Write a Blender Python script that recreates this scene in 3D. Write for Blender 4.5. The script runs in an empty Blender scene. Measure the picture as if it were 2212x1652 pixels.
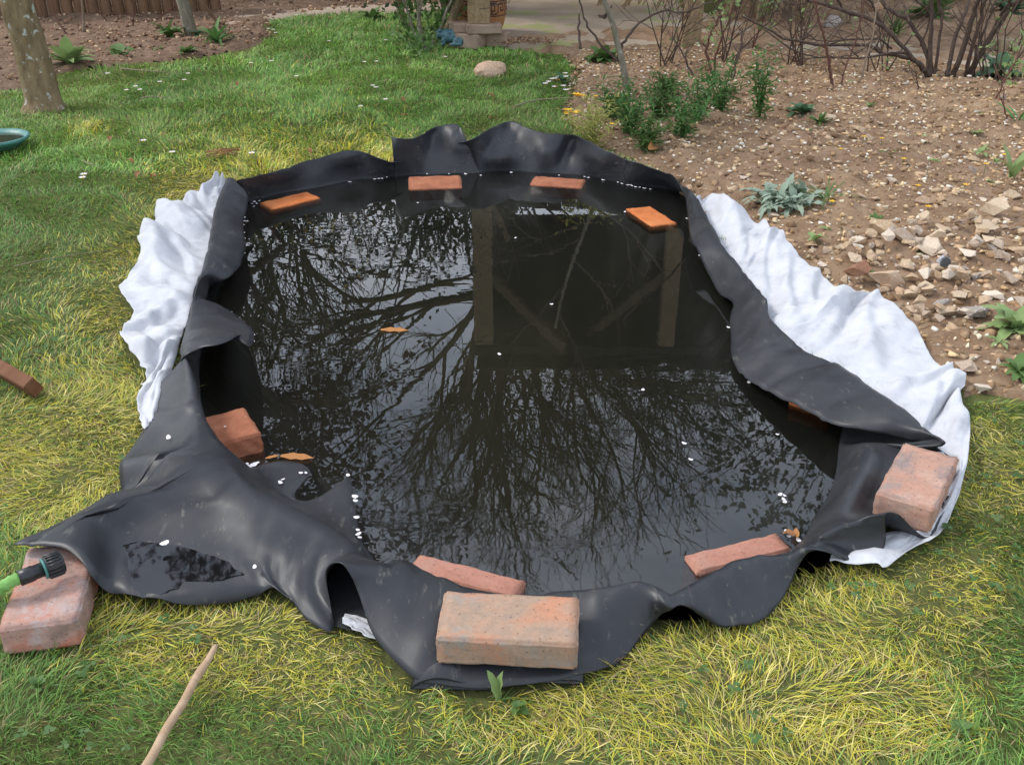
import bpy, bmesh, math, random
import numpy as np
from mathutils import Vector, Matrix

# ------------------------------------------------------------ camera, sky, sun, exposure
SC = bpy.context.scene
COL = SC.collection
CAM_F, CAM_P, CAM_H = 2100.0, math.radians(28.3), 1.05      # focal length in units of a 2212 px wide frame
cam_data = bpy.data.cameras.new('camera')
cam = bpy.data.objects.new('camera', cam_data); COL.objects.link(cam)
cam.location = (0, 0, CAM_H)
cam.rotation_euler = (math.pi/2 - CAM_P, 0, 0)
cam_data.sensor_width = 36.0
cam_data.lens = 36.0*CAM_F/2212.0
cam_data.clip_start = 0.05; cam_data.clip_end = 2000
SC.camera = cam

SUN_EL, SUN_AZ = math.radians(48), math.radians(-78)         # azimuth measured from +y towards +x
w = bpy.data.worlds.new('World'); SC.world = w; w.use_nodes = True
nt = w.node_tree; nt.nodes.clear()
sky = nt.nodes.new('ShaderNodeTexSky'); sky.sky_type = 'NISHITA'; sky.sun_disc = False
sky.sun_elevation = SUN_EL; sky.sun_rotation = SUN_AZ; sky.air_density = 1.0; sky.dust_density = 1.5; sky.ozone_density = 1.5
tc = nt.nodes.new('ShaderNodeTexCoord')
mp = nt.nodes.new('ShaderNodeMapping'); mp.inputs['Scale'].default_value = (1.0, 1.0, 2.6)
cn = nt.nodes.new('ShaderNodeTexNoise'); cn.inputs['Scale'].default_value = 1.7; cn.inputs['Detail'].default_value = 6; cn.inputs['Roughness'].default_value = .55
cr = nt.nodes.new('ShaderNodeValToRGB'); cr.color_ramp.elements[0].position = .36; cr.color_ramp.elements[1].position = .62
cr.color_ramp.elements[0].color = (.25, .25, .25, 1); cr.color_ramp.elements[1].color = (.95, .95, .95, 1)
cc = nt.nodes.new('ShaderNodeMixRGB')                        # thicker and thinner cloud
cc.inputs[1].default_value = (7.1, 7.8, 9.2, 1); cc.inputs[2].default_value = (11.2, 11.7, 12.6, 1)
cn2 = nt.nodes.new('ShaderNodeTexNoise'); cn2.inputs['Scale'].default_value = 3.1; cn2.inputs['Detail'].default_value = 5
mx = nt.nodes.new('ShaderNodeMixRGB')
bg = nt.nodes.new('ShaderNodeBackground'); bg.inputs['Strength'].default_value = 0.125
wo = nt.nodes.new('ShaderNodeOutputWorld')
L = nt.links.new
L(tc.outputs['Generated'], mp.inputs['Vector']); L(mp.outputs[0], cn.inputs['Vector']); L(mp.outputs[0], cn2.inputs['Vector'])
L(cn.outputs['Fac'], cr.inputs[0]); L(cn2.outputs['Fac'], cc.inputs[0])
L(cr.outputs[0], mx.inputs[0]); L(sky.outputs[0], mx.inputs[1]); L(cc.outputs[0], mx.inputs[2])
L(mx.outputs[0], bg.inputs[0]); L(bg.outputs[0], wo.inputs[0])

sd = bpy.data.lights.new('sun', 'SUN'); sd.energy = 1.6; sd.angle = math.radians(14); sd.color = (1, .96, .9)
so = bpy.data.objects.new('sun', sd); COL.objects.link(so)
sv = Vector((math.sin(SUN_AZ)*math.cos(SUN_EL), math.cos(SUN_AZ)*math.cos(SUN_EL), math.sin(SUN_EL)))
so.rotation_euler = sv.to_track_quat('Z', 'Y').to_euler(); so.location = sv*30
SC.view_settings.view_transform = 'Standard'; SC.view_settings.look = 'None'
SC.view_settings.exposure = 0.50; SC.view_settings.gamma = 1; SC.view_settings.use_curve_mapping = False

# ------------------------------------------------------------ helpers
RNG = np.random.default_rng(11); random.seed(5)
cP, sP = math.cos(CAM_P), math.sin(CAM_P)
W = -0.04                                                    # water level

def at(u, v, z=0.0):                                         # point of the plane z where the photograph shows (u, v)
    a = (826-v)/CAM_F
    dy, dz = cP+a*sP, -sP+a*cP
    t = (CAM_H-z)/-dz
    return np.array([(u-1106)/CAM_F*t, dy*t, z])
def atY(u, v, Y):                                            # point of the upright plane y = Y
    a = (826-v)/CAM_F
    t = Y/(cP+a*sP)
    return np.array([(u-1106)/CAM_F*t, Y, CAM_H+(-sP+a*cP)*t])
def px(x, y, z=0.0):
    zz = z-CAM_H; D = y*cP-zz*sP; U = y*sP+zz*cP
    D = np.maximum(D, .01)
    return 1106+CAM_F*x/D, 826-CAM_F*U/D

_G = RNG.random((256, 256))
def vnoise(x, y):
    xi = np.floor(x).astype(int); yi = np.floor(y).astype(int); fx = x-xi; fy = y-yi
    fx = fx*fx*(3-2*fx); fy = fy*fy*(3-2*fy)
    a = _G[xi & 255, yi & 255]; b = _G[(xi+1) & 255, yi & 255]; c = _G[xi & 255, (yi+1) & 255]; d = _G[(xi+1) & 255, (yi+1) & 255]
    return (a*(1-fx)+b*fx)*(1-fy)+(c*(1-fx)+d*fx)*fy
def fbm(x, y, o=4, g=.5):
    r = 0; a = 1; s = 0
    for k in range(o):
        r = r+a*vnoise(x*2**k+17.3*k, y*2**k+5.1*k); s += a; a *= g
    return r/s
def inside(poly, x, y):
    r = np.zeros(np.shape(x), bool); n = len(poly); j = n-1
    for i in range(n):
        xi, yi = poly[i][:2]; xj, yj = poly[j][:2]
        if yi != yj:
            r ^= ((yi > y) != (yj > y)) & (x < (xj-xi)*(y-yi)/(yj-yi)+xi)
        j = i
    return r
def dist(poly, x, y, closed=True):
    d = np.full(np.shape(x), 1e9); n = len(poly)
    for i in range(n if closed else n-1):
        a = np.array(poly[i][:2]); b = np.array(poly[(i+1) % n][:2]); e = b-a; l = max(e@e, 1e-12)
        t = np.clip(((x-a[0])*e[0]+(y-a[1])*e[1])/l, 0, 1)
        d = np.minimum(d, np.hypot(x-a[0]-t*e[0], y-a[1]-t*e[1]))
    return d
def sstep(a, b, x):
    t = np.clip((x-a)/(b-a), 0, 1); return t*t*(3-2*t)

def tag(o, label=None, cat=None, group=None, kind=None):
    if label: o['label'] = label
    if cat: o['category'] = cat
    if group: o['group'] = group
    if kind: o['kind'] = kind
    return o
def thing(name, label, cat, loc=(0, 0, 0), group=None, rz=0):
    o = bpy.data.objects.new(name, None); COL.objects.link(o); o.empty_display_size = .1
    o.location = loc; o.rotation_euler = (0, 0, rz)
    return tag(o, label, cat, group)
def mk(name, v, f, mat, parent=None, smooth=True, base=None, attr=None):
    v = np.asarray(v, float).reshape(-1, 3)
    if base is None and parent is not None and parent.type == 'EMPTY' and parent.parent is None: base = np.array(parent.location)
    if base is not None: v = v-np.asarray(base)
    me = bpy.data.meshes.new(name)
    if isinstance(f, np.ndarray):
        n, k = f.shape
        me.vertices.add(len(v)); me.vertices.foreach_set('co', v.ravel())
        me.loops.add(n*k); me.loops.foreach_set('vertex_index', f.ravel().astype(np.int32))
        me.polygons.add(n); me.polygons.foreach_set('loop_start', (np.arange(n)*k).astype(np.int32))
        try: me.polygons.foreach_set('loop_total', np.full(n, k, np.int32))
        except Exception: pass
        me.update(calc_edges=True); me.validate()
    else:
        me.from_pydata(v.tolist(), [], [tuple(int(i) for i in q) for q in f]); me.update()
    if smooth: me.polygons.foreach_set('use_smooth', np.ones(len(me.polygons), bool))
    if attr is not None:
        ca = me.attributes.new('tint', 'FLOAT_COLOR', 'POINT')
        c = np.ones((len(v), 4)); c[:, :3] = attr; ca.data.foreach_set('color', c.ravel())
    for m in (mat if isinstance(mat, (list, tuple)) else [mat]): me.materials.append(m)
    o = bpy.data.objects.new(name, me); COL.objects.link(o)
    if parent is not None: o.parent = parent
    return o
def shared(name, me, loc, rot=(0, 0, 0), sc=(1, 1, 1), parent=None):
    o = bpy.data.objects.new(name, me); COL.objects.link(o)
    o.location = loc; o.rotation_euler = rot; o.scale = sc if hasattr(sc, '__len__') else (sc,)*3
    if parent is not None: o.parent = parent
    return o
class Geo:
    def __init__(s): s.v = []; s.f = []; s.n = 0; s.t = []
    def add(s, v, f, tint=None):
        v = np.asarray(v, float); s.v.append(v); s.f += [tuple(i+s.n for i in q) for q in f]; s.n += len(v)
        if tint is not None: s.t.append(np.tile(np.asarray(tint, float), (len(v), 1)))
    def tube(s, pts, rad, k=6, cap=True, tint=None):
        pts = np.asarray(pts, float); n = len(pts); rad = np.broadcast_to(rad, n)
        T = np.gradient(pts, axis=0); T /= np.linalg.norm(T, axis=1)[:, None]+1e-9
        ref = np.array([0, 0, 1.]) if abs(T[0][2]) < .9 else np.array([1., 0, 0])
        A = np.cross(T, ref); A /= np.linalg.norm(A, axis=1)[:, None]+1e-9; B = np.cross(T, A)
        an = np.arange(k)*2*math.pi/k
        V = pts[:, None]+rad[:, None, None]*(np.cos(an)[None, :, None]*A[:, None]+np.sin(an)[None, :, None]*B[:, None])
        F = [(i*k+j, i*k+(j+1) % k, (i+1)*k+(j+1) % k, (i+1)*k+j) for i in range(n-1) for j in range(k)]
        if cap: F += [tuple(range(k))[::-1], tuple((n-1)*k+j for j in range(k))]
        s.add(V.reshape(-1, 3), F, tint)
    def box(s, c, d, R=None):
        q = np.array([(x, y, z) for x in (-.5, .5) for y in (-.5, .5) for z in (-.5, .5)])*d
        if R is not None: q = q@np.array(R).T
        s.add(q+np.array(c), [(0, 1, 3, 2), (4, 6, 7, 5), (0, 4, 5, 1), (2, 3, 7, 6), (0, 2, 6, 4), (1, 5, 7, 3)])
    def lathe(s, prof, c=(0, 0, 0), k=32):
        V = [(c[0]+r*math.cos(a), c[1]+r*math.sin(a), c[2]+z) for r, z in prof for a in [i*2*math.pi/k for i in range(k)]]
        n = len(prof)
        s.add(V, [(i*k+j, i*k+(j+1) % k, (i+1)*k+(j+1) % k, (i+1)*k+j) for i in range(n-1) for j in range(k)])
    def obj(s, name, mat, parent=None, smooth=True, base=None):
        return mk(name, np.concatenate(s.v), s.f, mat, parent, smooth, base, np.concatenate(s.t) if s.t else None)
def catmull(P, n, closed=False):                             # P (m, ...) -> smooth curve, n steps per span
    m = len(P); out = []
    for i in range(m if closed else m-1):
        if closed: p0, p1, p2, p3 = P[(i-1) % m], P[i], P[(i+1) % m], P[(i+2) % m]
        else: p0, p1, p2, p3 = P[max(i-1, 0)], P[i], P[i+1], P[min(i+2, m-1)]
        for k in range(n):
            t = k/n
            out.append(.5*((2*p1)+(-p0+p2)*t+(2*p0-5*p1+4*p2-p3)*t*t+(-p0+3*p1-3*p2+p3)*t**3))
    if not closed: out.append(P[-1])
    return np.array(out)
def bevel(o, wd, seg=2):
    m = o.modifiers.new('bevel', 'BEVEL'); m.width = wd; m.segments = seg; m.limit_method = 'ANGLE'; m.angle_limit = math.radians(40)

# ------------------------------------------------------------ materials
class NT:
    def __init__(s, name):
        s.m = bpy.data.materials.new(name); s.m.use_nodes = True; s.t = s.m.node_tree
        s.b = s.t.nodes['Principled BSDF']; s.out = s.t.nodes['Material Output']
        s.tc = s.t.nodes.new('ShaderNodeTexCoord'); s.vec = s.tc.outputs['Object']
    def n(s, typ, **kw):
        x = s.t.nodes.new(typ)
        for k, v in kw.items():
            if k in x.inputs: x.inputs[k].default_value = v
            else: setattr(x, k, v)
        return x
    def l(s, a, b): s.t.links.new(a, b)
    def noise(s, sc, det=4, rough=.55, dist=0, vec=None):
        x = s.n('ShaderNodeTexNoise', Scale=sc, Detail=det, Roughness=rough, Distortion=dist); s.l(vec or s.vec, x.inputs['Vector']); return x.outputs['Fac']
    def ramp(s, fac, stops):
        r = s.n('ShaderNodeValToRGB'); e = r.color_ramp.elements
        while len(e) < len(stops): e.new(.5)
        for el, (p, c) in zip(e, stops): el.position = p; el.color = (*(c if hasattr(c, '__len__') else (c,)*3), 1)
        s.l(fac, r.inputs[0]); return r.outputs[0]
    def mix(s, fac, a, b, mode='MIX'):
        x = s.n('ShaderNodeMixRGB', blend_type=mode)
        for i, q in enumerate((fac, a, b)):
            if hasattr(q, 'is_output') or hasattr(q, 'links'): s.l(q, x.inputs[i])
            else: x.inputs[i].default_value = q if i == 0 else (*q, 1)
        return x.outputs[0]
    def bump(s, h, st=.4, d=.01):
        x = s.n('ShaderNodeBump', Strength=st, Distance=d); s.l(h, x.inputs['Height']); s.l(x.outputs[0], s.b.inputs['Normal']); return x
    def base(s, c, rough=.8, spec=.3):
        if hasattr(c, 'links'): s.l(c, s.b.inputs['Base Color'])
        else: s.b.inputs['Base Color'].default_value = (*c, 1)
        s.b.inputs['Roughness'].default_value = rough; s.b.inputs['Specular IOR Level'].default_value = spec
        return s.m
def rough_mat(name, c1, c2, sc=20, bump=.4, bsc=60, rough=.85, bd=.005, spec=.3, spots=None):
    t = NT(name)
    c = t.ramp(t.noise(sc, 5), [(.3, c1), (.7, c2)])
    if spots: c = t.mix(t.ramp(t.noise(spots[0], 3), [(spots[1], 0), (spots[1]+.06, 1)]), c, spots[2])
    t.base(c, rough, spec); t.bump(t.noise(bsc, 4, .6), bump, bd); return t.m
def leaf_mat(name, c1, c2, rough=.55, trans=.25):
    t = NT(name)
    oi = t.n('ShaderNodeObjectInfo'); ge = t.n('ShaderNodeNewGeometry')
    c = t.ramp(ge.outputs['Random Per Island'], [(0, c1), (1, c2)])
    c = t.mix(.25, c, t.ramp(t.noise(40, 3), [(.3, c1), (.7, c2)]))
    t.base(c, rough, .35)
    tr = t.n('ShaderNodeBsdfTranslucent'); t.l(c, tr.inputs[0]); ms = t.n('ShaderNodeMixShader'); ms.inputs[0].default_value = trans
    t.l(t.b.outputs[0], ms.inputs[1]); t.l(tr.outputs[0], ms.inputs[2]); t.l(ms.outputs[0], t.out.inputs[0])
    return t.m

def mat_liner():
    t = NT('rubber_liner')
    n1 = t.noise(9, 5, .6); c = t.ramp(n1, [(.3, (.018, .0195, .023)), (.75, (.029, .031, .036))])
    dm = t.n('ShaderNodeMapping'); dm.inputs['Rotation'].default_value = (0, 0, .6); dm.inputs['Scale'].default_value = (1, .3, 1); t.l(t.vec, dm.inputs[0])
    d = t.ramp(t.noise(60, 4, .7, vec=dm.outputs[0]), [(.60, 0), (.70, .55)])
    d2 = t.ramp(t.noise(6, 3), [(.40, 0), (.58, 1)])
    dd = t.mix(1, d, d2, 'MULTIPLY')
    c = t.mix(dd, c, (.15, .145, .12))
    sp = t.ramp(t.noise(38, 5, .75, .5), [(.655, 0), (.69, .55)]); c = t.mix(sp, c, (.20, .175, .13))
    c = t.mix(t.ramp(t.noise(3.5, 6, .6, 1.0), [(.5, 0), (.75, .35)]), c, (.075, .075, .072))
    ge = t.n('ShaderNodeNewGeometry'); sx = t.n('ShaderNodeSeparateXYZ'); t.l(ge.outputs['Position'], sx.inputs[0]); mr = t.n('ShaderNodeMapRange'); t.l(sx.outputs['Z'], mr.inputs[0])
    for i_, q_ in ((1, W-.006), (2, W-.05), (3, 0.0), (4, .85)): mr.inputs[i_].default_value = q_
    c = t.mix(mr.outputs[0], c, t.ramp(t.noise(5, 5, .6), [(.3, (.085, .088, .080)), (.7, (.125, .128, .115))]))     # pale silt on the drowned part, coloured to brighten the near water
    t.base(c, .55, .42)
    t.l(t.ramp(n1, [(.3, .37), (.7, .50)]), t.b.inputs['Roughness'])
    t.bump(t.mix(.5, t.noise(480, 3, .7), t.noise(30, 4, .6)), .16, .0012)
    return t.m
def mat_fleece():
    t = NT('white_fleece')
    c = t.ramp(t.noise(13, 6, .7), [(.28, (.52, .53, .56)), (.45, (.67, .68, .71)), (.7, (.77, .78, .80))])
    c = t.mix(t.ramp(t.noise(7, 6, .75), [(.62, 0), (.72, .28)]), c, (.42, .40, .36))
    c = t.mix(t.ramp(t.noise(3.0, 7, .7), [(.55, 0), (.75, .22)]), c, (.40, .36, .28))
    t.base(c, 1.0, .1); t.bump(t.noise(260, 6, .8), .45, .002)
    tr = t.n('ShaderNodeBsdfTranslucent'); t.l(c, tr.inputs[0]); ms = t.n('ShaderNodeMixShader'); ms.inputs[0].default_value = .25
    t.l(t.b.outputs[0], ms.inputs[1]); t.l(tr.outputs[0], ms.inputs[2]); t.l(ms.outputs[0], t.out.inputs[0])
    return t.m
def mat_brick(name, c1, c2, c3, c4=None, sc=14, sd=0, bump=.8):
    t = NT(name)
    mpn = t.n('ShaderNodeMapping'); mpn.inputs['Location'].default_value = (sd, sd*.7, sd*.3); t.l(t.vec, mpn.inputs[0]); V = mpn.outputs[0]
    c = t.ramp(t.noise(sc, 6, .62, .4, V), [(.3, c1), (.48, c2), (.66, c3)])
    c = t.mix(.22, c, t.ramp(t.noise(120, 6, .75, 0, V), [(.3, .45), (.7, 1.45)]), 'MULTIPLY')
    if c4: c = t.mix(t.ramp(t.noise(sc*.9, 6, .7, .6, V), [(.53, 0), (.62, .8)]), c, c4)
    c = t.mix(t.ramp(t.noise(260, 3, .6, 0, V), [(.6, 0), (.72, .35)]), c, (.13, .09, .07))
    vo = t.n('ShaderNodeTexVoronoi', Scale=95.0); t.l(V, vo.inputs['Vector']); c = t.mix(t.ramp(vo.outputs['Distance'], [(.10, .6), (.20, 0)]), c, (.12, .085, .065))
    c = t.mix(t.ramp(t.noise(210, 2, .6, 1, V), [(.66, 0), (.74, .22)]), c, (.55, .47, .38))
    t.base(c, .9, .25)
    t.bump(t.noise(190, 8, .85, 0, V), bump*.8, .005)
    return t.m
def mat_water():
    t = NT('pond_water')
    t.t.nodes.remove(t.b)
    gl = t.n('ShaderNodeBsdfGlossy', Roughness=0.0); gl.inputs[0].default_value = (1, 1, 1, 1)
    tr = t.n('ShaderNodeBsdfTransparent'); tr.inputs[0].default_value = (1, 1, 1, 1)
    fr = t.n('ShaderNodeFresnel', IOR=1.70); ms = t.n('ShaderNodeMixShader')
    wv = t.n('ShaderNodeTexNoise', Scale=9.0, Detail=2.0, Roughness=.5, Distortion=.6)
    m = t.n('ShaderNodeMapping'); m.inputs['Scale'].default_value = (1.0, 1.6, 1); t.l(t.vec, m.inputs[0]); t.l(m.outputs[0], wv.inputs['Vector'])
    w2 = t.n('ShaderNodeTexNoise', Scale=1.3, Detail=1.0); t.l(t.vec, w2.inputs['Vector'])      # where the breeze touches
    am = t.ramp(w2.outputs['Fac'], [(.42, .10), (.62, 1.0)])
    hh = t.mix(1, wv.outputs['Fac'], am, 'MULTIPLY')
    bp = t.n('ShaderNodeBump', Strength=.5, Distance=.0007); t.l(hh, bp.inputs['Height'])
    t.l(bp.outputs[0], gl.inputs['Normal']); t.l(bp.outputs[0], fr.inputs['Normal'])
    df = t.n('ShaderNodeBsdfDiffuse'); df.inputs[0].default_value = (.15, .15, .115, 1); m0 = t.n('ShaderNodeMixShader'); m0.inputs[0].default_value = .045
    t.l(tr.outputs[0], m0.inputs[1]); t.l(df.outputs[0], m0.inputs[2])
    t.l(fr.outputs[0], ms.inputs[0]); t.l(m0.outputs[0], ms.inputs[1]); t.l(gl.outputs[0], ms.inputs[2])
    t.l(ms.outputs[0], t.out.inputs['Surface'])
    va = t.n('ShaderNodeVolumeAbsorption', Density=1.3); va.inputs[0].default_value = (.62, .56, .36, 1)
    t.l(va.outputs[0], t.out.inputs['Volume'])
    return t.m
def mat_wood(name, c1, c2, sc=(6, 60, 60), axis=None, bump=.5):
    t = NT(name); m = t.n('ShaderNodeMapping'); m.inputs['Scale'].default_value = sc; t.l(t.vec, m.inputs[0])
    n = t.noise(1.0, 6, .6, .5, m.outputs[0])
    c = t.ramp(n, [(.3, c1), (.7, c2)]); c = t.mix(t.ramp(t.noise(8, 4), [(.55, 0), (.75, .4)]), c, tuple(x*.5 for x in c1))
    t.base(c, .85, .25); t.bump(n, bump, .003); return t.m
def mat_grass():
    t = NT('grass_blades')
    a = t.n('ShaderNodeAttribute', attribute_name='tint', attribute_type='GEOMETRY')
    t.base(a.outputs['Color'], .5, .35)
    tr = t.n('ShaderNodeBsdfTranslucent'); t.l(a.outputs['Color'], tr.inputs[0]); ms = t.n('ShaderNodeMixShader'); ms.inputs[0].default_value = .35
    t.l(t.b.outputs[0], ms.inputs[1]); t.l(tr.outputs[0], ms.inputs[2]); t.l(ms.outputs[0], t.out.inputs[0])
    return t.m
def mat_tint(name, rough=.9, bsc=120, bump=.6, bd=.004):
    t = NT(name); a = t.n('ShaderNodeAttribute', attribute_name='tint', attribute_type='GEOMETRY')
    c = t.mix(.5, a.outputs['Color'], t.ramp(t.noise(bsc*.5, 4), [(.3, .45), (.7, 1.35)]), 'MULTIPLY')
    t.base(c, rough, .2); t.bump(t.noise(bsc, 4, .7), bump, bd); return t.m
def mat_soil():
    t = NT('bed_soil')
    c = t.ramp(t.noise(7, 8, .7), [(.26, (.16, .095, .055)), (.5, (.34, .22, .135)), (.72, (.48, .335, .215))])
    c = t.mix(t.ramp(t.noise(75, 4, .7), [(.58, 0), (.68, .6)]), c, (.52, .42, .32))
    c = t.mix(t.ramp(t.noise(50, 4, .7, .5), [(.30, .6), (.42, 0)]), c, (.11, .07, .045))
    t.base(c, .95, .15); t.bump(t.noise(90, 7, .75), 1.0, .012); return t.m
def mat_lawn_soil():
    t = NT('lawn_soil')
    c = t.ramp(t.noise(16, 6, .7), [(.3, (.07, .075, .028)), (.55, (.11, .12, .04)), (.8, (.16, .13, .07))])
    t.base(c, 1, .1); t.bump(t.noise(60, 5, .7), .8, .01); return t.m
def mat_stone():
    t = NT('flint_stone'); oi = t.n('ShaderNodeObjectInfo')
    m = t.n('ShaderNodeVectorMath', operation='ADD'); t.l(t.vec, m.inputs[0])
    cx = t.n('ShaderNodeCombineXYZ'); 
    for i in range(3): t.l(oi.outputs['Random'], cx.inputs[i])
    sc = t.n('ShaderNodeVectorMath', operation='SCALE'); sc.inputs['Scale'].default_value = 37; t.l(cx.outputs[0], sc.inputs[0]); t.l(sc.outputs[0], m.inputs[1])
    V = m.outputs[0]
    c = t.ramp(oi.outputs['Random'], [(0, (.55, .40, .25)), (.2, (.42, .28, .16)), (.4, (.64, .50, .34)), (.55, (.38, .27, .19)), (.7, (.70, .60, .48)), (.85, (.50, .31, .17)), (.97, (.30, .27, .25))])
    c = t.mix(t.ramp(t.noise(14, 5, .6, .4, V), [(.50, 0), (.66, .7)]), c, (.70, .60, .46))
    c = t.mix(t.ramp(t.noise(22, 5, .7, .4, V), [(.60, 0), (.68, .7)]), c, (.36, .20, .09))
    t.base(c, .8, .3); t.bump(t.noise(90, 5, .7, 0, V), .6, .004); return t.m
def mat_bark(name, c1, c2, lich=None, sc=30):
    t = NT(name); m = t.n('ShaderNodeMapping'); m.inputs['Scale'].default_value = (1, 1, .35); t.l(t.vec, m.inputs[0])
    n = t.noise(sc, 6, .65, .3, m.outputs[0]); c = t.ramp(n, [(.3, c1), (.65, c2)])
    if lich: c = t.mix(t.ramp(t.noise(28, 5, .6, .2), [(.60, 0), (.645, .85)]), c, lich)
    t.base(c, .9, .2); t.bump(n, .8, .008); return t.m

M = dict(
 beam=mat_wood('old_beam', (.09, .065, .038), (.16, .12, .07), (40, 40, 3)),
 liner=mat_liner(), fleece=mat_fleece(), water=mat_water(), grass=mat_grass(), soil=mat_soil(), lawn=mat_lawn_soil(), stone=mat_stone(),
 tint=mat_tint('tinted_debris'),
 brick_front=mat_brick('weathered_brick', (.30, .25, .20), (.45, .30, .21), (.54, .27, .165), (.34, .31, .27), 13, 1.3),
 brick_right=mat_brick('pink_brick', (.30, .26, .24), (.50, .28, .20), (.54, .36, .28), (.27, .22, .21), 13, 4.2),
 brick_hose=mat_brick('stained_brick', (.24, .17, .15), (.50, .31, .25), (.60, .20, .12), (.50, .40, .37), 14, 8.1),
 brick_red=mat_brick('red_brick', (.28, .10, .05), (.40, .15, .08), (.46, .20, .11), None, 12, 3),
 brick_wet=mat_brick('wet_orange_brick', (.46, .13, .035), (.58, .18, .055), (.62, .22, .08), None, 12, 6, .4),
 brick_pale=mat_brick('pale_pink_brick', (.34, .15, .10), (.44, .21, .15), (.42, .24, .18), None, 10, 9, .5),
 brick_tan=mat_brick('tan_brick', (.26, .18, .13), (.36, .26, .19), (.40, .30, .22), None, 10, 2, .5),
 bark=mat_bark('mossy_bark', (.12, .085, .045), (.27, .20, .115), (.48, .50, .45)),
 bark2=mat_bark('grey_bark', (.14, .12, .085), (.26, .23, .17), (.36, .36, .30)),
 twig=mat_bark('twig_bark', (.055, .038, .032), (.13, .095, .075), None, 60),
 redtwig=mat_bark('reddish_stem', (.10, .045, .035), (.17, .09, .065), None, 60),
 paletwig=mat_bark('pale_stem', (.22, .17, .12), (.34, .27, .20), None, 60),
 treebark=mat_bark('bare_tree_bark', (.07, .055, .022), (.13, .10, .045), None, 20),
 post=mat_wood('weathered_post', (.22, .15, .08), (.36, .27, .16), (40, 40, 3)),
 log=mat_wood('brown_log', (.12, .065, .035), (.22, .13, .075), (40, 40, 4)),
 log2=mat_wood('grey_log', (.20, .15, .09), (.33, .26, .17), (40, 40, 4)),
 timber=mat_wood('red_brown_timber', (.13, .055, .028), (.20, .095, .05), (30, 4, 30)),
 stick=mat_wood('worn_handle', (.34, .22, .13), (.50, .36, .24), (40, 40, 6)),
 dark=mat_wood('dark_board', (.022, .017, .012), (.045, .034, .024), (40, 40, 3)),
 roof=mat_wood('roof_board', (.03, .027, .018), (.055, .05, .033), (4, 40, 40)),
 patio=rough_mat('concrete_slab', (.33, .26, .19), (.47, .385, .29), 3, .5, 60, .9, .004, .2, (2.2, .56, (.34, .34, .15))),
 path=rough_mat('path_stone', (.38, .28, .20), (.48, .38, .29), 5, .5, 50, .9, .004),
 mulch=rough_mat('bark_mulch_soil', (.13, .08, .05), (.26, .17, .11), 20, 1, 60, .95, .015),
 teal=rough_mat('teal_glaze', (.045, .16, .14), (.09, .26, .23), 30, .3, 80, .45, .003, .5),
 frog=rough_mat('blue_green_ceramic', (.04, .10, .12), (.10, .22, .25), 40, .3, 80, .5, .003, .5, (60, .6, (.02, .03, .03))),
 white=rough_mat('white_petal', (.78, .74, .76), (.85, .82, .83), 50, .1, 80, .7),
 yellowp=rough_mat('yellow_petal', (.75, .40, .02), (.85, .52, .04), 50, .1, 80, .6),
 rock=rough_mat('pink_beige_rock', (.58, .38, .25), (.80, .58, .42), 14, 1, 40, .9, .01),
 blackpl=rough_mat('black_plastic', (.012, .013, .014), (.022, .023, .025), 40, .1, 90, .35, .001, .5),
 hose=rough_mat('green_hose_fabric', (.16, .34, .08), (.24, .48, .14), 60, .8, 260, .7, .002),
 brownleaf=leaf_mat('dry_brown_leaf', (.22, .09, .035), (.36, .17, .07)),
 orangeleaf=leaf_mat('orange_dead_leaf', (.46, .19, .06), (.55, .26, .09)),
 reed=rough_mat('dry_cane', (.32, .23, .13), (.48, .36, .22), 30, .3, 60),
 pot=rough_mat('terracotta_glaze', (.30, .13, .045), (.42, .20, .08), 10, .2, 60, .45, .002, .5),
 potdark=rough_mat('dark_brown_glaze', (.06, .03, .02), (.10, .05, .03), 30, .2, 60, .5),
 g_light=leaf_mat('pale_green_leaf', (.20, .30, .10), (.30, .40, .16)),
 g_mid=leaf_mat('mid_green_leaf', (.07, .14, .035), (.13, .22, .06)),
 g_dark=leaf_mat('dark_green_leaf', (.06, .16, .04), (.13, .27, .07)),
 g_blue=leaf_mat('blue_green_leaf', (.055, .13, .06), (.10, .19, .09)),
 g_grey=leaf_mat('felty_grey_leaf', (.26, .34, .25), (.36, .43, .33), .9),
 g_yel=leaf_mat('yellow_green_leaf', (.30, .34, .08), (.48, .44, .14)),
 plum=leaf_mat('plum_leaf', (.05, .018, .022), (.09, .03, .03)),
 evergreen=leaf_mat('evergreen_leaf', (.018, .035, .012), (.04, .065, .02)),
 forsythia=leaf_mat('forsythia_flower', (.45, .33, .02), (.6, .42, .04)),
)
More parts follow.
